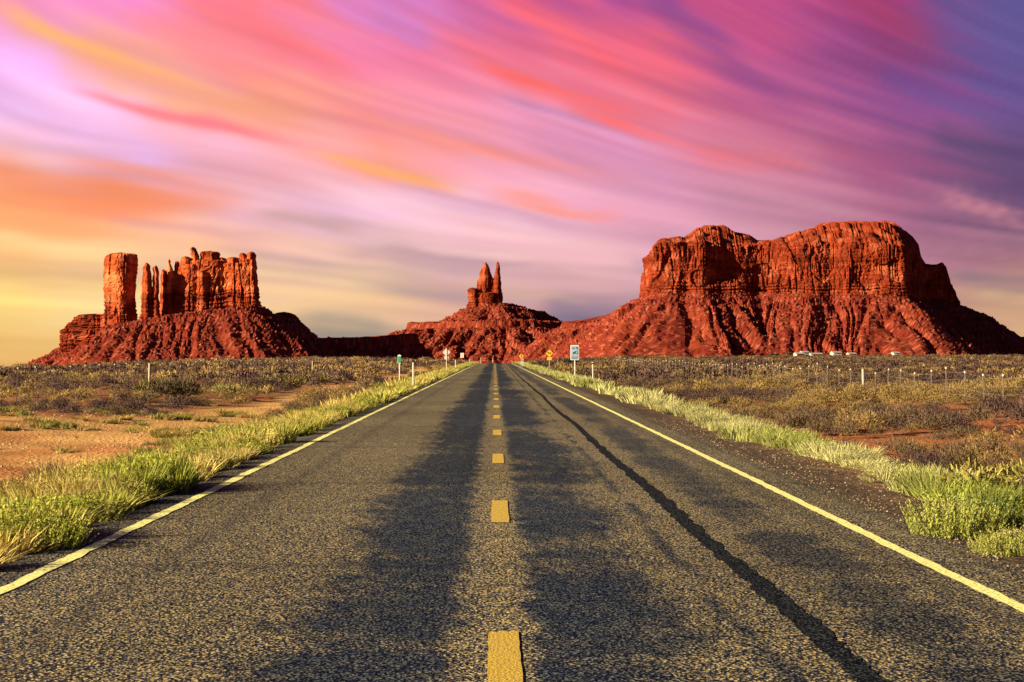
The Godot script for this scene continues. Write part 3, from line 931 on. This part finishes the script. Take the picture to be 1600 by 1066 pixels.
func build_verge_grass() -> void:
	rng.seed = 11
	var tufts := []
	for i in 4: tufts.append(grass_mesh(100 + i, 110, 0.0065, 0.15, 0.24))
	var plumes := []
	for i in 4: plumes.append(plume_mesh(200 + i, 30, 16, 0.2, 0.085))
	var far_tufts := []
	for i in 3: far_tufts.append(grass_mesh(300 + i, 44, 0.018, 0.22, 0.24))
	for which in [-1, 1]:
		var o := base("verge_grass")
		tag(o, "yellow green grass lining the verge with the mile marker" if which < 0 else "pale green grass lining the verge with the warning signs", "grass", "", "stuff")
		var near := [[], [], [], []]
		var leafy := [[], [], [], []]
		var far := [[], [], []]
		var d := 9.0
		while d < 600.0:
			var step := clampf(d * 0.0045, 0.09, 1.0)
			d += step
			var per := 6 if which < 0 else 6
			for k in per:
				var x: float
				var dd := d + rng.randf() * step
				var clump := n2(dd * 0.16, which * 40.0) + 0.6 * n2(dd * 0.5, which * 70.0)
				if which < 0:
					var edge := 3.98 + 0.14 * (1.0 - clump)
					var width := 1.35 + 0.6 * clump + 0.4 * n2(dd * 0.05, 5.0) + 0.5 * smoothstep(60.0, 160.0, dd)
					x = -(edge + width * pow(rng.randf(), 1.15))
				else:
					var edge := 5.35 - 0.35 * clump + 0.25 * n2(dd * 0.05, 25.0)
					edge -= 0.55 * smoothstep(60.0, 200.0, dd)
					x = edge + (1.2 + 1.1 * clump) * pow(rng.randf(), 1.1)
					if n2(dd * 0.3, 91.0) < -0.2 and rng.randf() < 0.7:
						continue
				if not in_frame(x, dd, 60.0):
					continue
				var gap := n2(x * 0.45 + 7.0, dd * 0.3)
				if gap < -0.12 and rng.randf() < 0.85:
					continue
				var p := on_ground(x, dd)
				p.y -= 0.02
				var tall := rng.randf_range(0.22, 0.52) * (1.0 + 0.5 * clump)
				var tone := rng.randf_range(0.7, 1.15) * (1.0 + 0.35 * n2(x * 0.9 + 30.0, dd * 0.7))
				var dry := clampf(0.45 + 1.5 * n2(x * 0.35, dd * 0.2 + 80.0) + 0.7 * n2(x * 1.3, dd * 0.8), 0.0, 1.0)
				var col: Color
				if which < 0:
					col = Color(0.32, 0.36, 0.065).lerp(Color(0.50, 0.41, 0.15), dry)
				else:
					col = Color(0.29, 0.34, 0.075).lerp(Color(0.44, 0.44, 0.22), clampf(0.75 + 1.2 * n2(dd * 0.11 + 4.0, x * 0.2) - 0.9 * exp(-pow((dd - 20.0) / 7.0, 2.0)), 0.0, 1.0))
					tall *= 0.95
				col = Color(col.r * tone, col.g * tone, col.b * tone)
				tall *= 0.78
				if dd > 75.0:
					far[rng.randi() % 3].append([stand(p, rng.randf_range(0.8, 1.5), tall * 1.15), col])
				elif rng.randf() < (0.6 if which < 0 else 0.45) - 0.3 * dry:
					leafy[rng.randi() % 4].append([stand(p, rng.randf_range(0.7, 1.2), tall * 1.1), col])
				else:
					near[rng.randi() % 4].append([stand(p, rng.randf_range(0.8, 1.4), tall), col])
		if which < 0:      # dry grass straggling out over the soil beside the track
			for k in 5200:
				var dd := rng.randf_range(15.0, 78.0)
				var x := -rng.randf_range(5.4, 17.0)
				if not in_frame(x, dd, 60.0): continue
				var keep := n2(x * 0.35 + 60.0, dd * 0.16) + 0.5 * n2(x * 1.1, dd * 0.5 + 33.0) - 0.55 * track_mask(x, dd) + 0.12 - 0.05 * (absf(x) - 6.0)
				if keep < 0.0: continue
				var g := rng.randf_range(0.7, 1.2)
				var col := Color(0.40, 0.29, 0.115).lerp(Color(0.24, 0.235, 0.07), clampf(0.5 + 1.6 * n2(x * 0.3, dd * 0.3 + 15.0), 0.0, 1.0))
				near[rng.randi() % 4].append([stand(on_ground(x, dd) - Vector3(0, 0.015, 0), rng.randf_range(0.7, 1.5), rng.randf_range(0.10, 0.26)), Color(col.r * g, col.g * g, col.b * g)])
		for i in 4:
			scatter(o, "grass_tufts", tufts[i], M.grass, near[i])
			scatter(o, "grass_plumes", plumes[i], M.grass, leafy[i])
		for i in 3:
			scatter(o, "distant_grass", far_tufts[i], M.grass, far[i])

func build_gravel() -> void:
	rng.seed = 41
	var sp := PackedVector3Array()
	for f in [[0, 1, 2], [0, 2, 3], [0, 3, 4], [0, 4, 1]]:
		for i in f:
			sp.append([Vector3(0.1, 0.9, 0.05), Vector3(0.9, -0.1, 0.3), Vector3(0.1, -0.1, 0.8), Vector3(-0.8, -0.1, 0.2), Vector3(-0.1, -0.1, -0.8)][i])
	var m := tri_mesh(sp)
	var shoulder := []
	var d := 10.0
	while d < 60.0:
		d += 0.006 * d / 14.0
		var x := rng.randf_range(3.95, 5.9)
		if rng.randf() < smoothstep(5.2, 5.9, x) * 0.7: continue
		var r := rng.randf_range(0.009, 0.022)
		var g := rng.randf_range(0.5, 1.7)
		shoulder.append([Transform3D(Basis.from_euler(Vector3(0, rng.randf() * TAU, 0)).scaled(Vector3(r, r * 0.8, r)), on_ground(x, d) + Vector3(0, (0.012 if x < 4.35 else 0.0), 0)), Color(0.19 * g, 0.145 * g, 0.10 * g)])
	var sand := []
	for i in 5000:
		var dd := rng.randf_range(18.0, 75.0)
		var x := -rng.randf_range(6.5, 22.0)
		if not in_frame(x, dd, 50.0): continue
		var r := rng.randf_range(0.012, 0.05)
		var g := rng.randf_range(0.6, 1.5)
		sand.append([Transform3D(Basis.from_euler(Vector3(0, rng.randf() * TAU, 0)).scaled(Vector3(r * 1.3, r * 0.8, r)), on_ground(x, dd)), Color(0.34 * g, 0.19 * g, 0.10 * g)])
	var o := base("gravel")
	tag(o, "loose crushed stones on the shoulder and the sandy track", "gravel", "", "stuff")
	scatter(o, "shoulder_stones", m, M.ground_stone, shoulder)
	scatter(o, "sand_stones", m, M.ground_stone, sand)

func build_scrub() -> void:
	rng.seed = 23
	var near_m := []
	for i in 4: near_m.append(bush_mesh(400 + i, 950, 0.05, 0.0085, 0.4))
	var mid_m := []
	for i in 4: mid_m.append(bush_mesh(420 + i, 330, 0.08, 0.016, 0.45))
	var far_m := []
	for i in 3: far_m.append(bush_mesh(440 + i, 90, 0.15, 0.045, 0.45))
	var list := []      # [apparent size, pos, width, height, colour kind, zone]
	var d := 13.0
	while d < 1900.0:
		var step := clampf(d * 0.012, 0.35, 22.0)
		d += step
		var x_most := 0.30 * d
		var lim := mini(int(x_most * 2.0 * step * (1.5 if d < 120.0 else 0.7 if d < 400.0 else 0.36 * 400.0 / d)) + 1, 900)
		for k in lim:
			var x := rng.randf_range(-x_most, x_most)
			var dd := d + rng.randf() * step
			if not in_frame(x, dd, 120.0):
				continue
			if (x > -6.2 and x < 6.6):
				continue
			var crest := table(CREST, VANISH + F * x / dd)
			if dd > crest * 1.12:
				continue
			var dens := 0.74 + 0.7 * n2(x * 0.07, dd * 0.05)
			var size := lerpf(0.4, 1.3, pow(rng.randf(), 1.6)) * (1.0 + 0.5 * n2(x * 0.03 + 40.0, dd * 0.03))
			if x < 0.0:
				var t := track_mask(x, dd)
				dens *= 1.0 - t * (0.8 if dd < 46.0 else 1.0)
				if t > 0.1: size *= 0.5
				if dd < 72.0:
					dens *= 0.5
					size *= 0.62
				elif x < -10.0 and dd < 135.0:
					dens *= 0.62
					if x < -13.5 and x > -18.5: size *= 0.7
			else:
				if x < 8.5: dens *= 0.7
				if dd < 75.0: dens *= 0.72
			if rng.randf() > dens:
				continue
			if dd > 250.0: size *= 1.0 + (dd - 250.0) / 700.0
			var kind := 0
			var q := n2(x * 0.05 + 90.0, dd * 0.04) + rng.randf_range(-0.35, 0.35) - (0.12 if x > 0.0 else 0.0)
			if q > 0.22: kind = 1
			elif q < -0.2: kind = 2
			list.append([size / dd, Vector3(x, 0, dd), size, size * rng.randf_range(0.75, 1.15), kind, 0 if x < 0.0 else 1])
	# the noticeable ones by the track
	var tones := [Color(0.13, 0.098, 0.062), Color(0.235, 0.175, 0.072), Color(0.085, 0.058, 0.056)]
	list.sort_custom(func(a, b): return a[0] > b[0])
	var looks := ["olive sagebrush", "yellow tipped rabbitbrush", "dark purplish brown blackbrush"]
	var names := ["sagebrush", "rabbitbrush", "blackbrush"]
	var mats := []
	for t in tones:
		var m: StandardMaterial3D = M.leaf.duplicate()
		m.albedo_color = lin(t.r, t.g, t.b)
		mats.append(m)
	var singles := 0
	var rest := [[], [], [], [], [], [], []]
	for b in list:
		var p: Vector3 = b[1]
		var at := on_ground(p.x, p.z) - Vector3(0, 0.03, 0)
		var tr := stand(at, b[2], b[3])
		if singles < 280 and in_frame(p.x, p.z, 5.0) and p.z < 160.0:
			singles += 1
			var o := put(names[b[4]], near_m[rng.randi() % 4], mats[b[4]])
			o.transform = tr
			var spot := ""
			if p.x > 0.0:
				spot = "just behind the verge grass" if p.x < 9.0 else "at the foot of the white tipped fence" if absf(p.x - 16.2) < 1.6 else "between verge grass and white tipped fence" if p.x < 16.2 else "out past the white tipped fence"
			else:
				spot = "on bare sand of the track" if track_mask(p.x, p.z) > 0.25 else "between edge grass and sandy track" if p.z < 60.0 else "beside the dirt lane" if p.x > -11.0 else "between sandy track and dark wire fence" if p.x > -16.0 else "at the foot of the dark wire fence" if p.x > -19.0 else "out past the dark wire fence"
			var big: String = "broad" if b[2] > 1.0 else "small" if b[2] < 0.7 else "middling"
			tag(o, "%s %s %s" % [big, looks[b[4]], spot], "bush", "%s %s %s" % [big, names[b[4]], spot])
			continue
		var t: Color = tones[b[4]]
		var g := rng.randf_range(0.75, 1.25) * (1.3 if p.x < 0.0 else 1.0)
		var col := Color(t.r * g, t.g * g, t.b * g)
		if p.z < 140.0:
			rest[rng.randi() % 4].append([tr, col])
		else:
			rest[4 + rng.randi() % 3].append([tr, col])
	var s := base("desert_scrub")
	tag(s, "mass of low desert scrub covering the plain to its edge", "scrub", "", "stuff")
	for i in 4: scatter(s, "low_bushes", mid_m[i], M.leaf, rest[i])
	for i in 3: scatter(s, "distant_bushes", far_m[i], M.leaf, rest[4 + i])

func build_big_bushes() -> void:
	# single plants that stand out in the photograph: [u, distance, width, height, tone, name, label]
	rng.seed = 77
	var dense := bush_mesh(500, 1500, 0.07, 0.010, 0.4, 0.12)
	var feathery := plume_mesh(510, 300, 22, 0.5, 0.065)
	for q in [
		[280, 84, 2.0, 1.45, Color(0.10, 0.085, 0.05), "saltbush", "large dark rounded saltbush beside the sandy track", dense],
		[245, 90, 1.9, 1.5, Color(0.17, 0.15, 0.07), "saltbush", "broad olive saltbush at the edge of the sandy track", dense],
		[354, 98, 1.9, 0.95, Color(0.27, 0.26, 0.11), "rabbitbrush", "single round pale yellow bush beyond the sandy track", dense],
		[440, 118, 2.6, 1.2, Color(0.21, 0.18, 0.07), "saltbush", "long yellowish saltbush hummock beyond the sandy track", dense],
		[490, 128, 2.4, 1.3, Color(0.16, 0.13, 0.06), "saltbush", "brownish saltbush hummock by the dirt lane", dense],
		[1490, 21.0, 0.75, 0.55, Color(0.31, 0.34, 0.085), "green_shrub", "bright yellow green leafy shrub at the edge of the stone shoulder", feathery],
		[1578, 19.2, 0.55, 0.36, Color(0.34, 0.36, 0.10), "green_shrub", "small yellow green tuft on the stone shoulder", feathery],
		[1590, 27.0, 1.6, 0.8, Color(0.27, 0.25, 0.07), "rabbitbrush", "broad yellow rabbitbrush on bare red soil behind the verge", dense],
		[60, 19.6, 0.75, 0.45, Color(0.33, 0.36, 0.06), "green_shrub", "leafy yellow green plant crowding the road edge line", feathery],
		[1540, 22.5, 0.5, 0.5, Color(0.13, 0.17, 0.05), "green_shrub", "dark green leafy shrub against the bright green one", feathery],
	]:
		var m: StandardMaterial3D = M.leaf.duplicate()
		m.albedo_color = lin(q[4].r, q[4].g, q[4].b)
		var x := side(q[0], q[1])
		var o := put(q[5], q[7], m)
		o.transform = Transform3D(Basis.from_euler(Vector3(0, rng.randf() * TAU, 0)).scaled(Vector3(q[2], q[3] * (1.6 if q[7] == dense else 1.0), q[2])), on_ground(x, q[1]) - Vector3(0, 0.03, 0))
		tag(o, q[6], "bush")

func build_tree(u: float, d: float, wide: float, high: float, label: String) -> void:
	var at := on_ground(side(u, d), d)
	var t := base("juniper_tree", at)
	tag(t, label, "tree", "juniper trees on the plain")
	var tr := rod(0.06 * wide, 0.035 * wide, high * 0.5, 7)
	put("trunk", tr, M.bark, t, Vector3(0, high * 0.2, 0))
	var o := put("crown", bush_mesh(int(u), 420, 0.10, 0.035, 0.4, 0.05), M.juniper, t, Vector3(0, high * 0.12, 0))
	o.scale = Vector3(wide, high * 1.45, wide)

# ------------------------------------------------------------------ fences, posts and signs
func t_post(parent: Node3D, p: Vector3, h: float, lean: float, m: Material) -> void:
	var o := put("post", box_mesh(Vector3(0.034, h + 0.3, 0.03)), m, parent, p + Vector3(0, h * 0.5 - 0.15, 0))
	o.rotation.z = lean
	put("white_tip", box_mesh(Vector3(0.04, 0.06 if m == M.post else 0.04, 0.036)), M.white_paint, o, Vector3(0, (h + 0.3) * 0.5 - 0.07, 0))

func build_fence(x0: float, d0: float, d1: float, gap: float, thick: Array, label: String, sd: int) -> void:
	rng.seed = sd
	var f := base("wire_fence", on_ground(x0, d0))
	tag(f, label, "fence", "wire fences along the road")
	var o := f.position
	var tops := []
	var d := d0
	while d < d1:
		var x := x0 + 0.25 * n2(d * 0.02, sd)
		var p := on_ground(x, d)
		var big := false
		for t in thick:
			if absf(d - t) < gap * 0.5: big = true
		if big:
			var w := put("brace_post", rod(0.075, 0.065, 1.55, 10), M.pale_wood, f, p - o + Vector3(0, 0.5, 0))
			w.rotation.z = rng.randf_range(-0.03, 0.03)
			tag(w, "thick pale wooden brace post")
		else:
			t_post(f, p - o, rng.randf_range(1.15, 1.3) + (0.12 if x0 < 0.0 else 0.0), rng.randf_range(-0.05, 0.05), M.dark_post if x0 < 0.0 else M.post)
		tops.append(p - o)
		d += gap * rng.randf_range(0.9, 1.1)
	for k in 4:
		var y := 0.3 + 0.26 * k
		var v := PackedVector3Array()
		for i in tops.size() - 1:
			var a: Vector3 = tops[i] + Vector3(0, y, 0.03)
			var b: Vector3 = tops[i + 1] + Vector3(0, y, 0.03)
			var r := 0.0013
			for s in [[Vector3(-r, -r, 0), Vector3(r, -r, 0)], [Vector3(r, -r, 0), Vector3(0, r, 0)], [Vector3(0, r, 0), Vector3(-r, -r, 0)]]:
				v.append_array([a + s[0], a + s[1], b + s[1], a + s[0], b + s[1], b + s[0]])
		put("wire", tri_mesh(v), M.wire, f)

func sign_base(called: String, u: float, d: float, label: String, category: String, post_h: float, m: Material, thick := 0.05, group := "") -> Node3D:
	var x := side(u, d)
	var o := base(called, on_ground(x, d))
	tag(o, label, category, group)
	put("post", box_mesh(Vector3(thick, post_h + 0.4, thick * 0.7)), m, o, Vector3(0, post_h * 0.5 - 0.2, 0))
	return o

func diamond(s: float) -> Array:
	var out := []
	var r := 0.035
	for q in 4:
		var a := PI * 0.5 * q
		var c := Vector2.from_angle(a) * (s - r * 1.2)
		for k in 3:
			out.append(c + Vector2.from_angle(a + (k - 1) * PI * 0.2) * r)
	return out

func build_signs() -> void:
	# green mile marker
	var s := sign_base("mile_marker", 624, 132, "narrow green mile marker plate on a white post", "sign", 1.9, M.white_paint)
	put("plate", flat_shape(round_rect(0.20, 0.50, 0.03), 0.008), M.white_paint, s, Vector3(0, 1.62, 0.035))
	put("green_face", flat_shape(round_rect(0.175, 0.40, 0.025), 0.006), M.sign_green, s, Vector3(0, 1.60, 0.044))
	# diamond sign seen from behind, with its plaque
	s = sign_base("warning_sign", 697.5, 236, "diamond warning sign and plaque seen from their bare metal backs", "sign", 2.5, M.white_paint)
	put("diamond_plate", flat_shape(diamond(0.43), 0.01), M.bare_metal, s, Vector3(0, 2.12, -0.035))
	put("plaque", flat_shape(round_rect(0.44, 0.34, 0.03), 0.01), M.bare_metal, s, Vector3(0, 1.53, -0.035))
	# twin object marker
	s = sign_base("object_marker", 722, 330, "pair of upright white marker panels on one reddish post", "sign", 1.9, M.rust_post)
	for k in [-1, 1]:
		put("panel", flat_shape(round_rect(0.20, 0.72, 0.03), 0.01), M.white_paint, s, Vector3(0.14 * k, 1.75, 0.035))
	# small distant diamond
	s = sign_base("warning_sign", 814.5, 330, "small distant diamond sign with a black curve arrow", "sign", 1.7, M.white_paint)
	put("diamond_plate", flat_shape(diamond(0.36), 0.01), M.sign_yellow, s, Vector3(0, 1.55, 0.035))
	put("arrow_mark", flat_shape([Vector2(-0.06, -0.2), Vector2(0.03, -0.2), Vector2(0.05, 0.0), Vector2(0.14, 0.02), Vector2(0.0, 0.2), Vector2(-0.12, 0.0), Vector2(-0.04, 0.0)], 0.006), M.sign_black, s, Vector3(0, 1.55, 0.045))
	# cattle crossing
	s = sign_base("cattle_sign", 858.3, 262, "yellow diamond sign with black cow above a plain yellow plaque", "sign", 2.5, M.pale_post)
	put("diamond_plate", flat_shape(diamond(0.45), 0.01), M.sign_yellow, s, Vector3(0, 2.12, 0.035))
	put("cow_mark", flat_shape([Vector2(-0.24, 0.09), Vector2(-0.2, 0.13), Vector2(-0.13, 0.09), Vector2(0.16, 0.09), Vector2(0.22, 0.06), Vector2(0.235, -0.09), Vector2(0.21, -0.09), Vector2(0.20, 0.0), Vector2(0.17, -0.02), Vector2(0.18, -0.14), Vector2(0.13, -0.14),
		Vector2(0.11, -0.03), Vector2(-0.05, -0.03), Vector2(-0.06, -0.14), Vector2(-0.11, -0.14), Vector2(-0.12, -0.01), Vector2(-0.17, 0.03), Vector2(-0.22, 0.02), Vector2(-0.26, 0.05)], 0.006), M.sign_black, s, Vector3(0, 2.12, 0.045))
	put("border_mark", flat_shape([Vector2(0, 0.41), Vector2(-0.41, 0), Vector2(-0.39, 0), Vector2(0, 0.39)], 0.006), M.sign_black, s, Vector3(0, 2.12, 0.044))
	put("plaque", flat_shape(round_rect(0.54, 0.36, 0.03), 0.01), M.sign_yellow, s, Vector3(0, 1.47, 0.035))
	# blue and white picture sign
	s = sign_base("picture_sign", 898, 160, "tall white bordered sign with dark pictures and text lines", "sign", 2.5, M.white_paint, 0.07)
	put("plate", flat_shape(round_rect(0.62, 1.08, 0.05), 0.012), M.white_paint, s, Vector3(0, 1.98, 0.045))
	put("blue_face", flat_shape(round_rect(0.53, 0.99, 0.03), 0.006), M.sign_pale_blue, s, Vector3(0, 1.98, 0.056))
	put("tree_mark", flat_shape([Vector2(-0.17, 0.30), Vector2(-0.02, 0.26), Vector2(-0.02, 0.34), Vector2(-0.10, 0.37), Vector2(-0.17, 0.34)], 0.006), M.sign_dark, s, Vector3(0, 1.98, 0.063))
	put("corner_mark", flat_shape([Vector2(0.05, 0.33), Vector2(0.22, 0.2), Vector2(0.24, 0.40), Vector2(0.10, 0.42)], 0.006), M.sign_blue, s, Vector3(0, 1.98, 0.063))
	put("figure_mark", flat_shape([Vector2(-0.17, 0.03), Vector2(-0.05, 0.03), Vector2(0.10, 0.14), Vector2(0.14, 0.10), Vector2(0.03, 0.0), Vector2(0.17, -0.05), Vector2(0.16, -0.10), Vector2(-0.02, -0.06), Vector2(-0.09, -0.13), Vector2(-0.13, -0.12), Vector2(-0.11, -0.02)], 0.006), M.sign_dark, s, Vector3(0, 1.98, 0.063))
	put("bar_mark", box_mesh(Vector3(0.03, 0.3, 0.006)), M.sign_dark, s, Vector3(0.225, 1.98, 0.063))
	for k in [[-0.14, -0.255, 0.19, 0.035], [0.13, -0.265, 0.2, 0.03], [-0.02, -0.375, 0.46, 0.06], [-0.01, -0.46, 0.42, 0.03]]:
		put("text_line", box_mesh(Vector3(k[2], k[3], 0.006)), M.sign_slate, s, Vector3(k[0], 1.98 + k[1], 0.063))
	# plain delineators along both verges
	for q in [
		[645, 116, 1.35, 0.06, "tall weathered delineator post just past the green marker"],
		[711.5, 262, 1.2, 0.07, "short white delineator post past the bare backed diamond sign"],
		[734, 400, 1.1, 0.07, "tiny white delineator post short of the crest"],
		[751, 470, 1.2, 0.07, "white delineator post beside the road crest"],
		[770, 515, 1.2, 0.07, "white delineator post in line with the road crest"],
		[817, 345, 1.2, 0.07, "white delineator post touching the small distant diamond sign"],
		[926, 146, 1.35, 0.055, "slim pale delineator post with a dark cap beside the picture sign"],
	]:
		s = sign_base("delineator_post", q[0], q[1], q[4], "post", q[2], M.white_paint, q[3], "delineator posts along the road")
		if q[1] < 150:
			put("flange", box_mesh(Vector3(0.035, q[2], 0.05)), M.post, s, Vector3(0.05, q[2] * 0.5, -0.005))
		if q[0] == 926:
			put("cap", box_mesh(Vector3(0.22, 0.07, 0.02)), M.sign_dark, s, Vector3(0.02, q[2] - 0.1, 0.035))

func build_houses() -> void:
	# [u, length, height, depth, roof, label]
	for q in [
		[1249, 4.0, 2.3, 4.0, M.tan_wall, "tan shed beside the small white house"],
		[1257.5, 3.4, 3.0, 4.0, M.white_wall, "small white house nearest the dark junipers"],
		[1275.5, 6.2, 2.2, 3.0, M.white_wall, "long low white trailer house under the mesa"],
		[1307, 4.6, 3.0, 4.0, M.white_wall, "white house with a dark lean-to under the mesa"],
		[1331, 4.0, 2.6, 4.0, M.tan_wall, "cream coloured cabin under the mesa"],
		[1400.5, 3.6, 2.8, 3.5, M.white_wall, "lone white shed standing apart under the mesa"],
	]:
		var d: float = 1085.0 + (q[0] - 1250.0) * 0.7
		var o := base("desert_house", on_ground(side(q[0], d), d), 0.25)
		tag(o, q[5], "house", "small houses under the mesa")
		put("wall", box_mesh(Vector3(q[1], q[2], q[3])), q[4], o, Vector3(0, q[2] * 0.5, 0))
		var hw: float = q[1] * 0.5 + 0.25
		var roof := flat_shape([Vector2(-q[3] * 0.5 - 0.3, 0), Vector2(q[3] * 0.5 + 0.3, 0), Vector2(0, 0.75)], hw * 2.0)
		var r := put("roof", roof, M.roof, o, Vector3(0, q[2], 0))
		r.rotation.y = PI * 0.5
		put("door", box_mesh(Vector3(0.9, 2.0 if q[2] > 2.2 else 1.8, 0.06)), M.dark_wood, o, Vector3(q[1] * 0.18, 1.0, q[3] * 0.5 + 0.03))
		put("window", box_mesh(Vector3(0.9, 0.8, 0.06)), M.dark_glass, o, Vector3(-q[1] * 0.22, 1.5, q[3] * 0.5 + 0.03))
		if q[0] == 1307:
			put("lean_to", box_mesh(Vector3(4.8, 2.1, 3.2)), M.dark_wood, o, Vector3(4.75, 1.05, 0.2))

# ------------------------------------------------------------------ everything
func build_materials() -> void:
	M.rock = vmat()
	M.ground = vmat()
	M.ground_stone = vmat()
	M.ground.albedo_texture = noise_tex(1024, 0.16, [[0.0, Color(0.55, 0.52, 0.5)], [0.42, Color(0.86, 0.85, 0.84)], [0.6, Color(1, 1, 1)], [1.0, Color(1, 0.98, 0.94)]], 5, FastNoiseLite.TYPE_SIMPLEX_SMOOTH, 3)
	M.ground.normal_enabled = true
	M.ground.normal_texture = noise_tex(1024, 0.06, [], 9, FastNoiseLite.TYPE_SIMPLEX_SMOOTH, 4, 6.0)
	M.ground.normal_scale = 0.6
	M.ground.uv1_triplanar = true
	M.ground.uv1_world_triplanar = true
	M.ground.uv1_scale = Vector3.ONE / 9.0
	var a := vmat(0.95, 0.12)
	a.albedo_texture = stone_tex(2048, 0.23, [[0.0, lin(0.008, 0.017, 0.042)], [0.36, lin(0.012, 0.022, 0.050)], [0.50, lin(0.035, 0.042, 0.052)], [0.58, lin(0.17, 0.145, 0.085)], [0.70, lin(0.50, 0.43, 0.215)], [1.0, lin(0.74, 0.66, 0.36)]], 3)
	a.normal_enabled = true
	a.normal_texture = noise_tex(1024, 0.22, [], 3, FastNoiseLite.TYPE_CELLULAR, 2, 3.0)
	a.normal_scale = 0.5
	M.asphalt = a
	var w := mat(Color.WHITE, 0.8)
	w.albedo_texture = noise_tex(512, 0.12, [[0.0, lin(0.10, 0.10, 0.09)], [0.22, lin(0.16, 0.155, 0.12)], [0.34, lin(0.74, 0.77, 0.27)], [1.0, lin(0.86, 0.88, 0.34)]], 12, FastNoiseLite.TYPE_SIMPLEX, 3)
	M.white_line = w
	var y := mat(Color.WHITE, 0.8)
	y.albedo_texture = noise_tex(512, 0.16, [[0.0, lin(0.06, 0.05, 0.04)], [0.44, lin(0.14, 0.10, 0.04)], [0.51, lin(0.72, 0.50, 0.045)], [1.0, lin(0.90, 0.68, 0.09)]], 13, FastNoiseLite.TYPE_SIMPLEX, 3)
	M.yellow_line = y
	M.tar = a.duplicate()
	M.tar.albedo_color = lin(0.07, 0.10, 0.18)
	M.tar.vertex_color_use_as_albedo = false
	M.grass = vmat(0.8, 0.2)
	M.grass.backlight_enabled = true
	M.grass.backlight = Color(0.55, 0.55, 0.4)
	M.leaf = vmat(0.9, 0.2)
	M.leaf.backlight_enabled = true
	M.leaf.backlight = Color(0.35, 0.35, 0.3)
	M.juniper = vmat(0.9, 0.2)
	M.juniper.albedo_color = lin(0.035, 0.05, 0.03)
	M.bark = mat(lin(0.12, 0.09, 0.07))
	M.post = mat(lin(0.16, 0.13, 0.105), 0.8)
	M.dark_post = mat(lin(0.085, 0.06, 0.05), 0.8)
	M.rust_post = mat(lin(0.28, 0.12, 0.07), 0.8)
	M.pale_post = mat(lin(0.55, 0.46, 0.26), 0.7)
	M.white_paint = mat(lin(0.72, 0.71, 0.68), 0.6)
	M.pale_wood = mat(lin(0.32, 0.29, 0.25), 0.9)
	M.wire = mat(lin(0.3, 0.28, 0.27), 0.6)
	M.bare_metal = mat(lin(0.50, 0.49, 0.47), 0.55, 0.5)
	M.sign_green = mat(lin(0.03, 0.28, 0.17), 0.5)
	M.sign_yellow = mat(lin(0.70, 0.42, 0.04), 0.5)
	M.sign_black = mat(lin(0.02, 0.02, 0.02), 0.6)
	M.sign_pale_blue = mat(lin(0.26, 0.40, 0.55), 0.5)
	M.sign_blue = mat(lin(0.05, 0.16, 0.30), 0.5)
	M.sign_dark = mat(lin(0.02, 0.03, 0.035), 0.6)
	M.sign_slate = mat(lin(0.10, 0.12, 0.18), 0.6)
	M.white_wall = mat(lin(0.55, 0.53, 0.51))
	M.tan_wall = mat(lin(0.50, 0.40, 0.28))
	M.roof = mat(lin(0.28, 0.25, 0.24))
	M.dark_wood = mat(lin(0.07, 0.05, 0.04))
	M.dark_glass = mat(lin(0.03, 0.035, 0.04), 0.15, 0.5)

func _ready() -> void:
	nz.noise_type = FastNoiseLite.TYPE_SIMPLEX_SMOOTH
	nz.frequency = 1.0
	nz.fractal_octaves = 1
	nz.fractal_type = FastNoiseLite.FRACTAL_NONE
	nz.seed = 4
	# camera
	var cam := Camera3D.new()
	cam.name = "camera"
	add_child(cam)
	cam.position = Vector3(0, EYE, 0)
	cam.rotation = Vector3(atan((HORIZON - 533.0) / F), -atan((800.0 - VANISH) / F), 0)
	cam.fov = rad_to_deg(2.0 * atan(533.0 / F))
	cam.near = 0.5
	cam.far = 60000.0
	cam.current = true
	cam_basis = Basis.from_euler(cam.rotation)
	# sky
	var env := Environment.new()
	env.background_mode = Environment.BG_SKY
	env.sky = make_sky()
	env.sky_rotation = Vector3(0, PI, 0)
	env.background_energy_multiplier = 1.0 / EXPOSE
	env.tonemap_mode = Environment.TONE_MAPPER_LINEAR
	env.tonemap_exposure = EXPOSE
	env.sdfgi_enabled = true
	env.ssao_enabled = true
	env.ssil_enabled = true
	var we := WorldEnvironment.new()
	we.name = "world_environment"
	we.environment = env
	add_child(we)
	# low sun, behind the viewer's shoulder on the side of the pillared butte
	var sun := DirectionalLight3D.new()
	sun.name = "sun"
	sun.light_energy = 1.6
	sun.light_color = Color(1.0, 0.90, 0.72)
	sun.light_angular_distance = 0.5
	sun.shadow_enabled = true
	add_child(sun)
	var away := Vector3(sin(deg_to_rad(67.0)), 0, -cos(deg_to_rad(67.0))) * cos(deg_to_rad(18.0)) + Vector3(0, -sin(deg_to_rad(18.0)), 0)
	sun.basis = Basis.looking_at(away, Vector3.UP)
	# setting, then things
	build_materials()
	build_ground()
	build_road()
	build_castle_butte()
	build_throne_butte()
	build_mesa()
	build_verge_grass()
	build_gravel()
	build_scrub()
	build_big_bushes()
	build_fence(-17.5, 74.0, 236.0, 3.4, [110.0, 213.0], "wire fence of thin posts beyond the sandy track", 5)
	build_fence(16.2, 64.0, 300.0, 3.1, [96.5], "wire fence of white tipped posts across the scrub below the mesa", 6)
	build_signs()
	build_tree(893, 322, 2.4, 1.7, "dark rounded juniper behind the picture sign")
	build_tree(1211, 1090, 5.5, 3.2, "broad dark juniper next to the small houses")
	build_tree(1233, 1090, 3.0, 3.6, "slim dark juniper between broad juniper and tan shed")
	build_houses()
